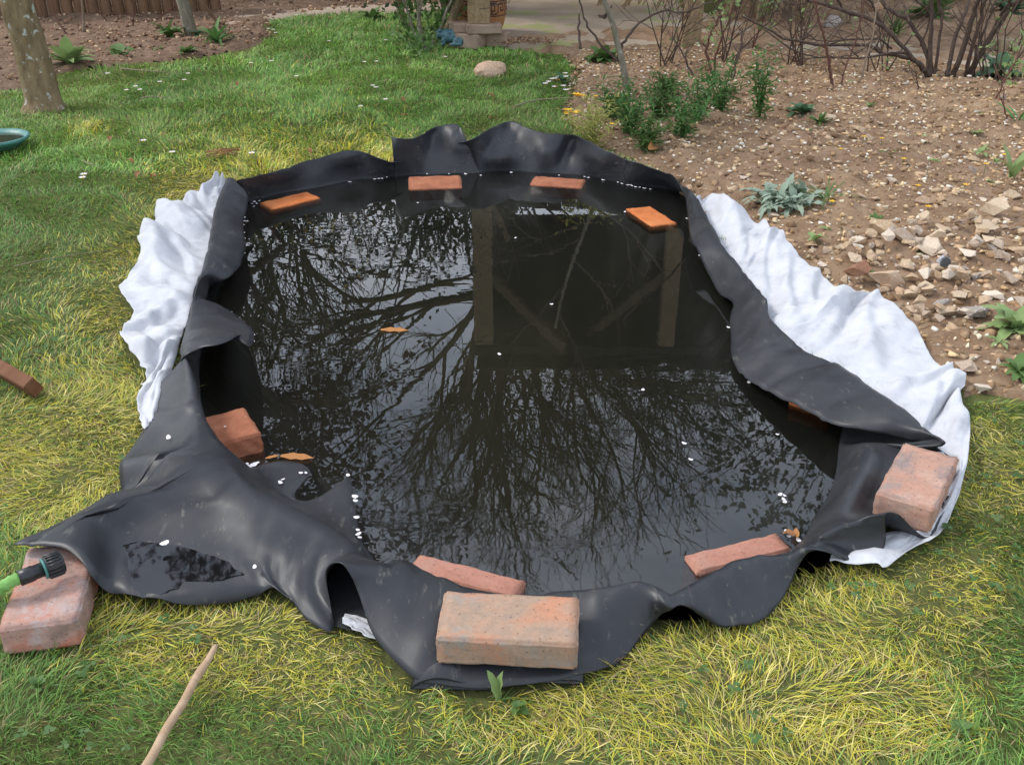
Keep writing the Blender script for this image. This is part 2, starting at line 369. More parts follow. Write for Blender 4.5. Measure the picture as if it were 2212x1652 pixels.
# ------------------------------------------------------------ pond liner: stations round the pond, each a profile
# A waterline, B bank, C crest or fold, D flap, E free edge
ST = []                                                      # rows of five world points
FOLD = []                                                    # outer silhouette on the ground (for the lawn)
def P3(t, zd=0.03): return at(t[0], t[1], t[2] if len(t) > 2 else zd)
def bk(A, E, ez, ob=0, oc=0, od=0):                          # standing back panels
    a = at(A[0], A[1], W); e = at(E[0], E[1], ez); row = [a]
    for f, o, zz in ((.28, ob, .012), (.52, oc, .012), (.78, od, .008)):
        q = a*(1-f)+e*f; d = np.array([q[0], q[1], 0])/np.hypot(q[0], q[1])
        q = q-d*o; q[2] += zz; row.append(q)
    row.append(e); ST.append(row); FOLD.append(e[:2])
def fr(C, E, zc=.05, ze=.02, A=None, D=None, zd=None):       # flaps folded back over the water
    c = at(C[0], C[1], zc); e = at(E[0], E[1], ze)
    a = at(A[0], A[1], W) if A else at(E[0]*.68+C[0]*.32, E[1]*.68+C[1]*.32, W)
    b = a*.45+c*.55; b[2] = -.002
    d = at(D[0], D[1], zd or (zc+ze)/2+.012) if D else (lambda q: np.array([q[0], q[1], (zc+ze)/2+.014]))(c*.5+e*.5)
    ST.append([a, b, c, d, e]); FOLD.append(c[:2])
def un(A, B, C, D, E):                                       # liner spread outwards over the grass
    ST.append([at(A[0], A[1], W)]+[P3(q) for q in (B, C, D, E)]); FOLD.append(ST[-1][4][:2])
bk((548,432),(512,392),.07); bk((575,425),(545,382),.06); bk((610,417),(600,367),.06,0,.01,.01); bk((660,409),(655,350),.06)
bk((700,402),(700,338),.07); bk((737,394),(737,327),.08,0,.01,.01); bk((766,388),(762,325),.08,0,.015,.015); bk((795,386),(792,331),.06)
bk((825,383),(828,347),.04); bk((846,381),(850,351),.03,0,-.01,-.01)
bk((858,380),(880,345),.02,-.02,-.04,-.03)
bk((853,381),(847,301),.10,.01,.02,.02); bk((862,380),(856,299),.115,.01,.01,.01); bk((885,378),(880,301),.11); bk((908,377),(908,291),.115)
bk((932,376),(930,278),.12,-.01,-.03,-.03); bk((957,375),(950,271),.125,0,-.01,-.01); bk((985,374),(970,268),.13,.01,.025,.02)
bk((1015,374),(988,269),.13,.01,.025,.02); bk((1036,373),(997,284),.11,0,.01,.01)
bk((1031,373),(975,310),.06,-.03,-.05,-.05); bk((1035,373),(1008,306),.09,-.01,-.02,-.02)
bk((1041,373),(1035,291),.11,.0,0,0); bk((1056,370),(1062,275),.12,.025,.0,0); bk((1072,369),(1085,265),.125,.05,.02,0)
bk((1090,368),(1100,260),.125,.06,.045,.0); bk((1112,369),(1122,267),.12,.03,.01,0); bk((1140,371),(1150,279),.11,0,0,0)
bk((1165,373),(1187,289),.10,.015,.025,.01); bk((1190,374),(1214,289),.10,.01,.01,0); bk((1213,375),(1243,292),.09,-.02,-.04,-.03)
bk((1242,377),(1272,306),.085,-.01,-.01,-.01); bk((1280,381),(1310,325),.08,.01,.02,.01); bk((1315,388),(1357,345),.07); bk((1355,397),(1404,362),.06)
bk((1405,403),(1440,373),.05); bk((1440,408),(1462,388),.05)
fr((1486,408),(1480,425)); fr((1497,418),(1484,445)); fr((1512,437),(1488,480)); fr((1535,480),(1492,512)); fr((1558,523),(1508,545))
fr((1592,570),(1530,590),.045,-.012); fr((1622,608),(1552,630),.045,-.018); fr((1650,640),(1583,657),.06,-.012); fr((1658,662),(1580,675),.05,-.02); fr((1661,684),(1577,695),.045,-.025)
fr((1682,706),(1580,727),.045,-.025); fr((1715,736),(1580,763),.045,-.022); fr((1752,763),(1592,795),.045,-.02); fr((1795,779),(1625,826),.045,-.015); fr((1835,802),(1662,846),.045,-.005)
fr((1870,828),(1702,869),.05,.0); fr((1908,853),(1755,896),.05,.01); fr((1945,879),(1808,916),.055,.025,(1822,912)); fr((1980,908),(1870,928),.055,.03,(1818,930))
fr((2010,938),(1942,941),.055,.03,(1814,945)); fr((2035,962),(2005,957),.05,.035,(1813,956))
un((1812,970),(1865,957,.01),(1930,958,.015),(2000,972,.015),(2058,988,.02))
un((1809,1000),(1852,1000,.022),(1920,1012,.012),(2000,1012,.012),(2075,1020,.02))
un((1804,1030),(1840,1040,.03),(1900,1060,.012),(1990,1062,.012),(2062,1066,.02))
un((1793,1062),(1828,1073,.035),(1880,1095,.012),(1960,1110,.012),(2038,1109,.02))
un((1780,1085),(1812,1098,.035),(1870,1115,.015),(1940,1140,.012),(2012,1155,.015))
un((1770,1100),(1803,1112,.035),(1850,1120,.04),(1905,1126,.035),(1978,1141,.04))
un((1762,1112),(1797,1124,.04),(1850,1122,.055),(1900,1113,.065),(1945,1111,.07))
un((1755,1122),(1788,1136,.05),(1840,1126,.06),(1880,1114,.08),(1916,1108,.088))
un((1750,1132),(1778,1150,.05),(1830,1137,.06),(1875,1130,.065),(1912,1135,.06))
un((1747,1142),(1768,1159,.05),(1810,1162,.04),(1865,1165,.035),(1912,1174,.03))
un((1744,1150),(1764,1164,.045),(1800,1174,.035),(1850,1190,.02),(1895,1203,.015))
un((1740,1156),(1758,1169,.045),(1785,1182,.04),(1820,1200,.03),(1858,1219,.012))
un((1735,1162),(1752,1173,.045),(1775,1184,.045),(1800,1199,.035),(1825,1214,.02))
un((1728,1170),(1745,1176,.045),(1763,1183,.052),(1780,1192,.05),(1795,1199,.038))
un((1718,1180),(1733,1180,.04),(1745,1183,.055),(1758,1187,.06),(1768,1189,.055))
un((1708,1195),(1716,1189,.03),(1726,1184,.055),(1738,1189,.06),(1748,1193,.055))
un((1686,1208),(1696,1202,.03),(1704,1194,.05),(1718,1200,.055),(1732,1209,.045))
un((1658,1212),(1664,1206,.03),(1672,1199,.05),(1692,1220,.045),(1717,1239,.03))
un((1630,1218),(1636,1211,.03),(1645,1203,.05),(1680,1240,.035),(1705,1269,.015))
un((1605,1224),(1610,1216,.03),(1617,1208,.05),(1650,1260,.03),(1682,1306,.01))
un((1580,1232),(1585,1224,.03),(1592,1215,.055),(1620,1285,.03),(1655,1332,.01))
un((1556,1242),(1560,1235,.03),(1566,1226,.055),(1590,1300,.03),(1622,1349,.01))
un((1532,1256),(1537,1248,.03),(1542,1240,.055),(1560,1312,.03),(1592,1356,.01))
un((1508,1272),(1511,1263,.03),(1515,1254,.055),(1530,1318,.035),(1555,1354,.012))
un((1486,1284),(1488,1275,.03),(1490,1267,.058),(1505,1312,.045),(1522,1336,.022))
un((1463,1292),(1464,1284,.03),(1465,1276,.06),(1480,1301,.055),(1495,1316,.042))
un((1446,1292),(1447,1285,.03),(1448,1277,.062),(1462,1296,.062),(1475,1306,.058))
un((1428,1286),(1429,1279,.03),(1430,1271,.065),(1440,1296,.068),(1454,1309,.062))
un((1407,1278),(1408,1271,.03),(1408,1264,.065),(1418,1298,.058),(1434,1319,.045))
un((1385,1276),(1385,1269,.03),(1386,1262,.065),(1398,1308,.045),(1414,1339,.022))
un((1360,1278),(1360,1271,.03),(1360,1264,.062),(1372,1325,.038),(1387,1372,.01))
un((1322,1282),(1321,1275,.03),(1320,1268,.06),(1335,1345,.03),(1354,1409,.01))
un((1286,1287),(1286,1280,.03),(1285,1273,.058),(1300,1365,.03),(1320,1434,.01))
un((1246,1293),(1246,1287,.02),(1245,1281,.04),(1245,1380,.03),(1272,1453,.012))
un((1185,1298),(1185,1292,.01),(1185,1287,.028),(1180,1390,.026),(1170,1472,.015))
un((1100,1294),(1100,1288,.01),(1100,1283,.028),(1085,1390,.026),(1062,1484,.015))
un((1020,1290),(1020,1283,.01),(1018,1277,.03),(1000,1392,.028),(975,1480,.016))
un((962,1270),(962,1262,.02),(960,1256,.045),(940,1365,.045),(904,1467,.018))
un((920,1254),(918,1246,.02),(915,1239,.05),(890,1332,.05),(850,1427,.02))
un((885,1236),(885,1228,.02),(884,1220,.06),(850,1292,.065),(804,1367,.035))
un((845,1230),(848,1222,.02),(850,1216,.068),(815,1246,.08),(774,1280,.07))
un((818,1224),(817,1219,.02),(815,1214,.072),(785,1228,.092),(757,1241,.095))
un((806,1208),(800,1210,.02),(790,1208,.066),(760,1212,.098),(738,1216,.108))
un((797,1194),(786,1200,.01),(770,1199,.06),(735,1208,.088),(714,1218,.095))
un((787,1180),(773,1192,.0),(755,1194,.05),(715,1221,.066),(703,1245,.065))
un((779,1166),(760,1178,-.005),(735,1187,.045),(697,1248,.042),(716,1318,.02))
un((775,1148),(748,1164,-.012),(715,1175,.045),(680,1258,.032),(722,1349,.01))
un((771,1125),(738,1150,-.018),(692,1160,.045),(660,1270,.03),(707,1364,.008))
un((768,1100),(728,1135,-.022),(662,1146,.048),(627,1252,.03),(667,1342,.01))
un((765,1070),(716,1120,-.024),(630,1132,.05),(592,1228,.034),(633,1306,.015))
un((761,1045),(702,1108,-.026),(603,1118,.052),(566,1208,.04),(600,1273,.03))
un((755,1027),(688,1100,-.028),(585,1108,.052),(545,1202,.038),(583,1266,.03))
un((735,1042),(668,1096,-.03),(565,1096,.055),(510,1198,.03),(550,1279,.02))
un((705,1066),(646,1092,-.03),(547,1084,.058),(470,1190,.026),(500,1299,.012))
un((672,1082),(625,1082,-.03),(531,1072,.06),(425,1180,.025),(433,1312,.01))
un((642,1080),(605,1070,-.03),(520,1061,.064),(375,1165,.026),(367,1315,.01))
un((636,1064),(590,1060,-.03),(511,1050,.067),(325,1150,.032),(300,1309,.01))
un((652,1042),(582,1048,-.03),(503,1040,.07),(288,1135,.042),(250,1293,.016))
un((668,1020),(578,1036,-.03),(497,1030,.07),(262,1115,.058),(215,1262,.045))
un((652,1003),(570,1027,-.03),(491,1020,.07),(245,1108,.066),(196,1238,.066))
un((625,997),(560,1020,-.03),(487,1010,.07),(230,1104,.07),(170,1205,.076))
un((602,997),(552,1014,-.028),(483,1002,.07),(205,1108,.074),(133,1184,.078))
un((580,1001),(542,1012,-.026),(480,995,.07),(175,1122,.074),(67,1178,.074))
un((556,1008),(530,1010,-.024),(477,988,.071),(170,1118,.062),(30,1177,.072))
un((532,1014),(518,1010,-.02),(474,980,.072),(195,1102,.055),(64,1160,.062))
un((512,1016),(505,1008,-.015),(470,972,.073),(232,1082,.047),(110,1139,.05))
un((497,1010),(490,1000,-.01),(466,964,.074),(255,1068,.04),(160,1116,.04))
un((487,1003),(480,992,0),(461,954,.075),(275,1052,.034),(208,1107,.028))
un((478,990),(471,978,0),(455,943,.075),(300,1030,.04),(238,1090,.018))
un((468,973),(463,962,0),(449,931,.075),(322,1008,.052),(256,1062,.015))
un((458,957),(454,947,0),(443,920,.075),(338,985,.046),(260,1030,.018))
un((450,942),(447,932,0),(438,907,.075),(348,958,.034),(267,993,.022))
un((444,930),(442,918,0),(434,892,.076),(357,928,.032),(285,966,.016))
un((440,915),(437,900,0),(430,874,.077),(366,900,.036),(307,937,.012))
un((438,895),(433,878,0),(424,850,.078),(375,868,.042),(324,900,.012))
un((435,870),(428,850,0),(418,824,.08),(381,838,.048),(335,862,.015))
un((432,848),(420,825,0),(412,800,.08),(385,812,.055),(343,836,.02))
un((431,825),(414,805,0),(407,783,.08),(388,792,.06),(358,814,.03))
un((430,805),(408,790,0),(402,770,.078),(392,775,.068),(381,787,.05))
un((430,790),(405,780,0),(391,766,.055),(395,758,.085),(403,761,.094))
fr((391,752),(433,748),.06,.10,(430,776)); fr((393,741),(467,743),.058,.105,(432,766)); fr((396,729),(500,734),.055,.10,(434,754)); fr((399,718),(520,727),.054,.085,(437,742))
fr((402,708),(538,750),.052,.075,(440,732)); fr((405,698),(549,736),.05,.05,(444,722)); fr((408,688),(545,712),.05,.02,(452,708)); fr((410,678),(521,690),.05,-.012,(470,690))
fr((412,668),(497,671),.05,-.02,(470,676)); fr((414,658),(468,661),.045,-.028,(450,664)); fr((418,645),(444,655),.04,-.03,(440,650)); fr((422,630),(447,640),.04,-.02,(440,632))
fr((427,612),(454,617),.045,.0); fr((437,582),(485,606),.055,.02); fr((444,555),(510,586),.06,.02); fr((450,528),(523,557),.06,.02); fr((454,505),(531,530),.06,.02)
fr((458,480),(526,500),.06,.02); fr((463,455),(525,478),.06,.02); fr((470,432),(533,452),.065,.03); fr((478,412),(536,430),.07,.04); fr((485,398),(530,413),.075,.06,(538,436)); fr((492,391),(514,398),.075,.07,(542,436))

ST = np.array([[np.asarray(p, float) for p in r] for r in ST])       # n,5,3
N = len(ST)
A = ST[:, 0]; ctr = at(1085, 720, W)
def smooth_ring(X, s):
    k = np.exp(-.5*(np.arange(-4*s, 4*s+1)/s)**2); k /= k.sum(); h = len(k)//2; n = len(X)
    idx = (np.arange(n)[:, None]+np.arange(-h, h+1)[None])%n
    return (X[idx]*k[None, :, None]).sum(1)
As = catmull(ST, 5, True)                                             # N*5 stations
Ad = As[:, 0]
rings = []
dirv = ctr-Ad; ln = np.linalg.norm(dirv[:, :2], axis=1); dirv[:, 2] = 0; dirv /= ln[:, None]
front = sstep(2.1, 1.35, Ad[:, 1])                                    # shallow shelf at the near end
NI = []
for d0, d1, z0, z1, sm in ((.015, .02, -.03, -.02, 1), (.05, .07, -.10, -.065, 3), (.10, .22, -.16, -.12, 8), (.17, .42, -.30, -.22, 16), (.3, .60, -.50, -.36, 24), (.5, .85, -.62, -.50, 34)):
    r = Ad+dirv*(d0+(d1-d0)*front)[:, None]
    if sm > 1: r = smooth_ring(r, sm)
    r[:, 2] = W+z0+(z1-z0)*smooth_ring(front[:, None]*np.ones((1, 1)), max(sm, 4))[:, 0]
    NI.append(r)
prof = np.stack(NI[::-1]+[As[:, k] for k in range(5)], 1)              # n, 11, 3
prof = np.stack([catmull(p, 4) for p in prof])                         # dense across
n1, n2 = prof.shape[:2]
# wrinkles under water and soft creases above it
X, Y = prof[..., 0], prof[..., 1]; ang = np.arctan2(X-ctr[0], Y-ctr[1])
kk = np.arange(n2)/(n2-1)
deep = sstep(.62, .45, kk)[None, :]
rad = np.hypot(X-ctr[0], Y-ctr[1])
wr = (fbm(ang*9+3, rad*1.5+8, 2)-.5)*.09+(np.abs(fbm(ang*5+9, rad*2+3, 2)-.5))*-.12
prof[..., 2] += wr*deep*(.25+.75*sstep(0, .35, kk))[None, :]
prof[..., 2] += (fbm(X*6+2, Y*6+9, 3)-.5)*.05*deep
top = sstep(.66, .80, kk)[None, :]
prof[..., 2] += (fbm(X*14+5, Y*14, 2)-.5)*.009*top-np.abs(fbm(X*9+11, Y*9+2, 3)-.5)*.05*top*0+(np.minimum(np.abs(fbm(X*7+31, Y*7+2, 2)-.5)*14, 1)-1)*.0045*top+(fbm(X*45+5, Y*45, 2)-.5)*.002*top
def ridge(pts, hgt, wdt, side=0):
    pl_ = [tuple(at(u, v, .04)[:2]) for u, v in pts]
    dd = dist(pl_, X, Y, False); return hgt*np.exp(-(dd/wdt)**2)
prof[..., 2] += (ridge([(268,998),(340,1012),(420,1040),(500,1066),(580,1092),(660,1122),(765,1166)], .020, .026)
    - ridge([(262,1030),(340,1050),(420,1078),(470,1092)], .016, .03) + ridge([(236,1085),(270,1125),(320,1150)], .010, .025)
    + ridge([(668,1222),(735,1195),(785,1180)], .007, .012) - ridge([(300,1210),(400,1222),(500,1232)], .012, .05)
    + ridge([(330,880),(360,895),(410,912)], .009, .014) + ridge([(1842,1060),(1870,1010),(1885,965)], .010, .02)
    + ridge([(1700,850),(1760,820),(1800,800)], .006, .02) + ridge([(1580,700),(1610,680),(1655,664)], .006, .009) + ridge([(1585,770),(1650,742),(1712,738)], .004, .007) - ridge([(1600,812),(1700,790),(1790,784)], .005, .010)
    + ridge([(1530,500),(1500,530)], .004, .008) - ridge([(1495,470),(1520,455)], .004, .007) + ridge([(440,640),(480,612)], .004, .007) + ridge([(445,560),(500,575)], .005, .008) - ridge([(460,500),(525,520)], .005, .010)
    + ridge([(405,700),(470,690),(540,700)], .004, .008) + ridge([(480,1190),(560,1180),(700,1210)], .005, .012) - ridge([(560,1150),(640,1180),(690,1210)], .007, .014) + ridge([(620,1300),(640,1230),(690,1190)], .006, .012)
    + ridge([(890,1300),(870,1240)], .006, .010) + ridge([(1290,1350),(1330,1300),(1385,1275)], .005, .010) - ridge([(1340,1390),(1370,1320)], .006, .012) + ridge([(1600,1320),(1575,1250)], .005, .012) + ridge([(1660,1280),(1640,1215)], .004, .008)
    + ridge([(150,1165),(230,1120),(262,1085)], .006, .012) - ridge([(1640,760),(1700,745)], .007, .03))*sstep(.62, .72, kk)[None, :]
def under(pts, hgt, wdt):
    pl_ = [tuple(at(u, v, -.12)[:2]) for u, v in pts]; return hgt*np.exp(-(dist(pl_, X, Y, False)/wdt)**2)
prof[..., 2] += (under([(930,1080),(955,1180),(985,1290)], .022, .014) + under([(1165,1090),(1190,1180),(1225,1290)], .026, .018) - under([(1120,1100),(1150,1200),(1180,1290)], .016, .02)
    + under([(1500,980),(1560,1080),(1600,1180)], .022, .02) + under([(1330,1150),(1370,1240)], .014, .015) + under([(1650,950),(1700,1060)], .02, .02) + under([(840,1110),(880,1220)], .014, .015))*(1-sstep(.48, .58, kk))[None, :]
PUD = [(263,1156),(300,1161),(330,1164),(360,1168),(385,1175),(410,1184),(440,1195),(467,1203),(500,1214),(528,1226),(530,1238),(495,1246),(460,1257),(430,1262),(400,1266),(365,1275),(333,1289),(305,1290),(283,1282),(278,1256),(273,1226),(262,1195),(266,1170)]
PZ = .030
pp_ = [tuple(at(u, v, PZ)[:2]) for u, v in PUD]; dp = dist(pp_, X, Y); ip = inside(pp_, X, Y) & (kk[None, :] > .7)
kp = np.where(ip, 1, (1-sstep(0, .05, dp)))*(kk[None, :] > .7)
prof[..., 2] = prof[..., 2]*(1-kp)+kp*np.where(ip, PZ-.001-.004*sstep(0, .02, dp), PZ+.001+np.minimum(dp*.25, .008))
V = prof.reshape(-1, 3); idx = np.arange(n1*n2).reshape(n1, n2)
F = [(idx[i, j], idx[(i+1) % n1, j], idx[(i+1) % n1, j+1], idx[i, j+1]) for i in range(n1) for j in range(n2-1)]
c0 = np.array([ctr[0], ctr[1], W-.62]); V = np.vstack([V, c0]); ci = len(V)-1
F += [(ci, idx[(i+1) % n1, 0], idx[i, 0]) for i in range(n1)]
F_LINER = F; V_LINER = V
liner = mk('pond_liner', V, F, M['liner'])
tag(liner, 'black rubber pond liner with rippled edges, holding the water and spread over the lawn', 'pond liner')
sol = liner.modifiers.new('thickness', 'SOLIDIFY'); sol.thickness = .0018; sol.offset = 0
liner_edge = prof[:, -1]; liner_fold = np.array(FOLD)
water_line = Ad[:, :2]

# water body
wo_ = Ad.copy()[::2]
out = wo_-ctr; out[:, 2] = 0; out /= np.linalg.norm(out, axis=1)[:, None]
wo_ = wo_+out*.010
bm = bmesh.new()
tp = [bm.verts.new((p[0], p[1], W)) for p in wo_]; bt = [bm.verts.new((p[0], p[1], W-1.1)) for p in wo_]
ft = bm.faces.new(tp); fb = bm.faces.new(bt[::-1])
for i in range(len(tp)):
    j = (i+1) % len(tp); bm.faces.new((tp[i], bt[i], bt[j], tp[j]))
bmesh.ops.recalc_face_normals(bm, faces=bm.faces[:])
bmesh.ops.triangulate(bm, faces=[ft, fb], ngon_method='EAR_CLIP')
me = bpy.data.meshes.new('pond_water'); bm.to_mesh(me); bm.free(); me.materials.append(M['water'])
wt = bpy.data.objects.new('pond_water', me); COL.objects.link(wt)
tag(wt, 'dark still water filling the lined pond, reflecting bare branches', 'pond water', kind='structure')

# small puddle on the near left flap
def surf_z(x, y):
    pass

# ------------------------------------------------------------ outline polygons on the ground
def poly(pts, z=0.0): return [tuple(at(u, v, z)[:2]) for u, v in pts]
FL_R = [(1517,438),(1538,423),(1558,435),(1582,456),(1608,466),(1638,486),(1648,478),(1660,498),(1668,515),(1685,512),(1702,536),(1728,566),(1755,586),(1782,600),(1802,623),(1828,636),(1848,650),(1872,640),(1885,637),(1905,643),(1932,670),(1958,703),(1992,736),(2015,776),(2035,794),(2050,797),(2064,804),(2083,820),(2081,838),(2065,856),(2075,886),(2090,926),(2089,976),(2082,1033),(2062,1093),(2035,1146),(2006,1173),(1958,1196),(1912,1239),(1888,1233),(1842,1226),(1790,1222)]
FL_RI = [(1500,440),(1515,452),(1530,465),(1543,485),(1558,505),(1575,530),(1590,550),(1600,565),(1612,585),(1622,600),(1632,615),(1645,640),(1652,665),(1665,690),(1680,700),(1695,712),(1710,724),(1725,735),(1745,750),(1765,762),(1785,768),(1805,778),(1825,790),(1850,810),(1880,832),(1915,855),(1950,880),(1985,905),(2010,930),(2020,940),(2030,950),(2040,965),(2045,980),(2050,1000),(2048,1025),(2035,1060),(2010,1100),(1990,1130),(1960,1140),(1900,1160),(1860,1180),(1800,1190)]
FL_L = [(478,415),(458,419),(437,425),(413,427),(398,445),(380,469),(362,462),(343,452),(337,480),(325,500),(315,518),(303,540),(309,560),(293,586),(277,612),(262,632),(268,653),(291,674),(281,695),(272,713),(260,731),(283,770),(302,795),(316,812),(309,830),(309,845),(298,878),(303,912),(311,934)]
FL_LI = [(492,405),(488,415),(482,425),(478,435),(474,448),(470,460),(466,475),(462,490),(460,505),(457,520),(453,538),(448,555),(443,570),(437,590),(430,605),(425,622),(421,638),(418,655),(413,672),(408,690),(402,710),(397,728),(392,745),(388,762),(380,785),(370,810),(360,840),(350,875),(340,915)]
C1 = [(737,1349),(760,1361),(790,1377),(820,1395)]
C2 = [(745,1330),(775,1335),(810,1350),(840,1370)]
FLEECE_R = poly(FL_R)+poly(FL_RI)[::-1]; FLEECE_L = poly(FL_L)+poly(FL_LI)[::-1]
LIN = [tuple(p) for p in liner_fold]
BED = poly([(1000,95),(1120,112),(1212,122),(1236,150),(1228,200),(1210,245),(1235,290),(1300,330),(1470,400),(1600,560),(1800,760),(2045,960),(2075,905),(2070,872),(2110,868),(2160,870),(2230,880),(2330,882),(2500,880),(2900,850),(2900,400),(2900,60),(2600,20),(2212,0),(1900,-20),(1640,-30),(1500,50),(1300,70)])
PATIO = poly([(985,92),(1010,104),(1130,112),(1212,122),(1290,112),(1400,112),(1500,96),(1640,112),(1800,122),(1975,142),(2100,158),(2212,175),(2400,205),(2400,150),(2212,128),(2000,100),(1800,72),(1640,55),(1560,35),(1480,20),(1480,-120),(980,-120),(1000,20)])
LBED = poly([(-300,230),(-60,200),(60,195),(140,160),(200,152),(270,142),(350,138),(450,128),(520,115),(560,105),(600,82),(580,60),(600,40),(720,30),(900,18),(1010,10),(1010,-140),(-300,-140)])

# ------------------------------------------------------------ ground
def ground_h(x, y):
    h = (fbm(x*1.3+3, y*1.3, 3)-.5)*.04
    # keep it level round the pond
    return h*sstep(0, .8, dist(LIN, x, y))
gx = np.unique(np.concatenate([np.arange(-2.2, 2.4, .03), np.linspace(-60, -2.2, 90)[:-1], np.linspace(2.4, 60, 90), [-700, -300, 300, 700]]))
gy = np.unique(np.concatenate([np.arange(.6, 4.4, .03), np.linspace(-40, .6, 30)[:-1], np.linspace(4.4, 14, 120), np.linspace(14, 90, 60), [-300, -100, 200, 400, 900]]))
GX, GY = np.meshgrid(gx, gy); d = np.full(GX.shape, 9.0); near = (np.abs(GX) < 2.6) & (GY > .5) & (GY < 4.6)
wl = [tuple(p) for p in water_line[::3]]
d[near] = dist(wl, GX[near], GY[near]); ins = np.zeros(GX.shape, bool); ins[near] = inside(wl, GX[near], GY[near])
GZ = ground_h(GX, GY)-.004
GZ = np.where(ins, -.75-.4*(d > .05), GZ-.16*sstep(.09, 0.0, d))
GZ = np.where(np.hypot(GX, GY) > 30, 0, GZ)
nx, ny = len(gx), len(gy); I = np.arange(nx*ny).reshape(ny, nx)
Fq = np.stack([I[:-1, :-1], I[:-1, 1:], I[1:, 1:], I[1:, :-1]], -1).reshape(-1, 4)
gr = mk('ground', np.stack([GX, GY, GZ], -1).reshape(-1, 3), Fq, M['lawn']); tag(gr, 'earth under the lawn', None, kind='structure')

def sheet(name, pl, step, zf, mat, bbox=None):               # a ground sheet cut to a polygon, on a grid
    p = np.array(pl); x0, y0 = p.min(0); x1, y1 = p.max(0)
    if bbox: x0, y0, x1, y1 = max(x0, bbox[0]), max(y0, bbox[1]), min(x1, bbox[2]), min(y1, bbox[3])
    xs = np.arange(x0, x1, step); ys = np.arange(y0, y1, step); Xs, Ys = np.meshgrid(xs, ys)
    m = inside(pl, Xs, Ys); dd_ = dist(pl, Xs, Ys); dn_ = dd_-.10*np.maximum(fbm(Xs*7+1, Ys*7, 3)-.35, 0)
    Z = zf(Xs, Ys, dd_)-.05*(1-sstep(-.03, .045, dn_))
    I = np.arange(Xs.size).reshape(Xs.shape)
    k = m[:-1, :-1] & m[:-1, 1:] & m[1:, 1:] & m[1:, :-1]
    Fq = np.stack([I[:-1, :-1], I[:-1, 1:], I[1:, 1:], I[1:, :-1]], -1)[k]
    used = np.unique(Fq); re = -np.ones(Xs.size, int); re[used] = np.arange(len(used))
    Vv = np.stack([Xs, Ys, Z], -1).reshape(-1, 3)[used]
    return mk(name, Vv, re[Fq], mat)
def soil_h(x, y):
    return .012+.035*(fbm(x*2.2, y*2.2, 3)-.4)+.09*np.maximum(fbm(x*9+4, y*9, 3)-.45, 0)+.022*(fbm(x*33, y*33+3, 2)-.5)
def bed_h(x, y, dd): 
    dl = dist(LIN, x, y); df = dist(FLEECE_R, x, y); inn = inside(LIN, x, y) | inside(FLEECE_R, x, y)
    k = np.where(inn, 0, sstep(0.0, .22, np.minimum(dl, df)))*sstep(0, .12, dd)
    return (soil_h(x, y)+.005)*k+(1-k)*.0-.006*(k <= 0)+ground_h(x, y)
bed = sheet('soil_bed', BED, .026, bed_h, M['soil'], (-1, 0, 4.6, 9.5))
tag(bed, 'bare brown stony soil of the flower bed right of the pond', None, kind='structure')
pat = sheet('patio', PATIO, .035, lambda x, y, dd: .022*sstep(0, .12, dd)+ground_h(x, y)+.004*(fbm(x*3, y*3)-.5), M['patio'], (-1.5, 5, 6, 12))
tag(pat, 'worn concrete patio under the pergola', None, kind='structure')
lb = sheet('shrub_bed', LBED, .05, lambda x, y, dd: (.015+.05*(fbm(x*6, y*6)-.4)+.03*(fbm(x*20, y*20, 2)-.5))*sstep(0, .1, dd)+ground_h(x, y), M['mulch'], (-5, 4, 1, 11))
tag(lb, 'mulched bed under the shrubs at the back left', None, kind='structure')
pth = sheet('path', poly([(480,40),(620,26),(760,18),(1000,6),(1010,22),(780,32),(640,42),(560,52),(470,58)]), .03, lambda x, y, dd: .018+0*x+ground_h(x, y), M['path'])
tag(pth, 'narrow stone path behind the lawn', None, kind='structure')

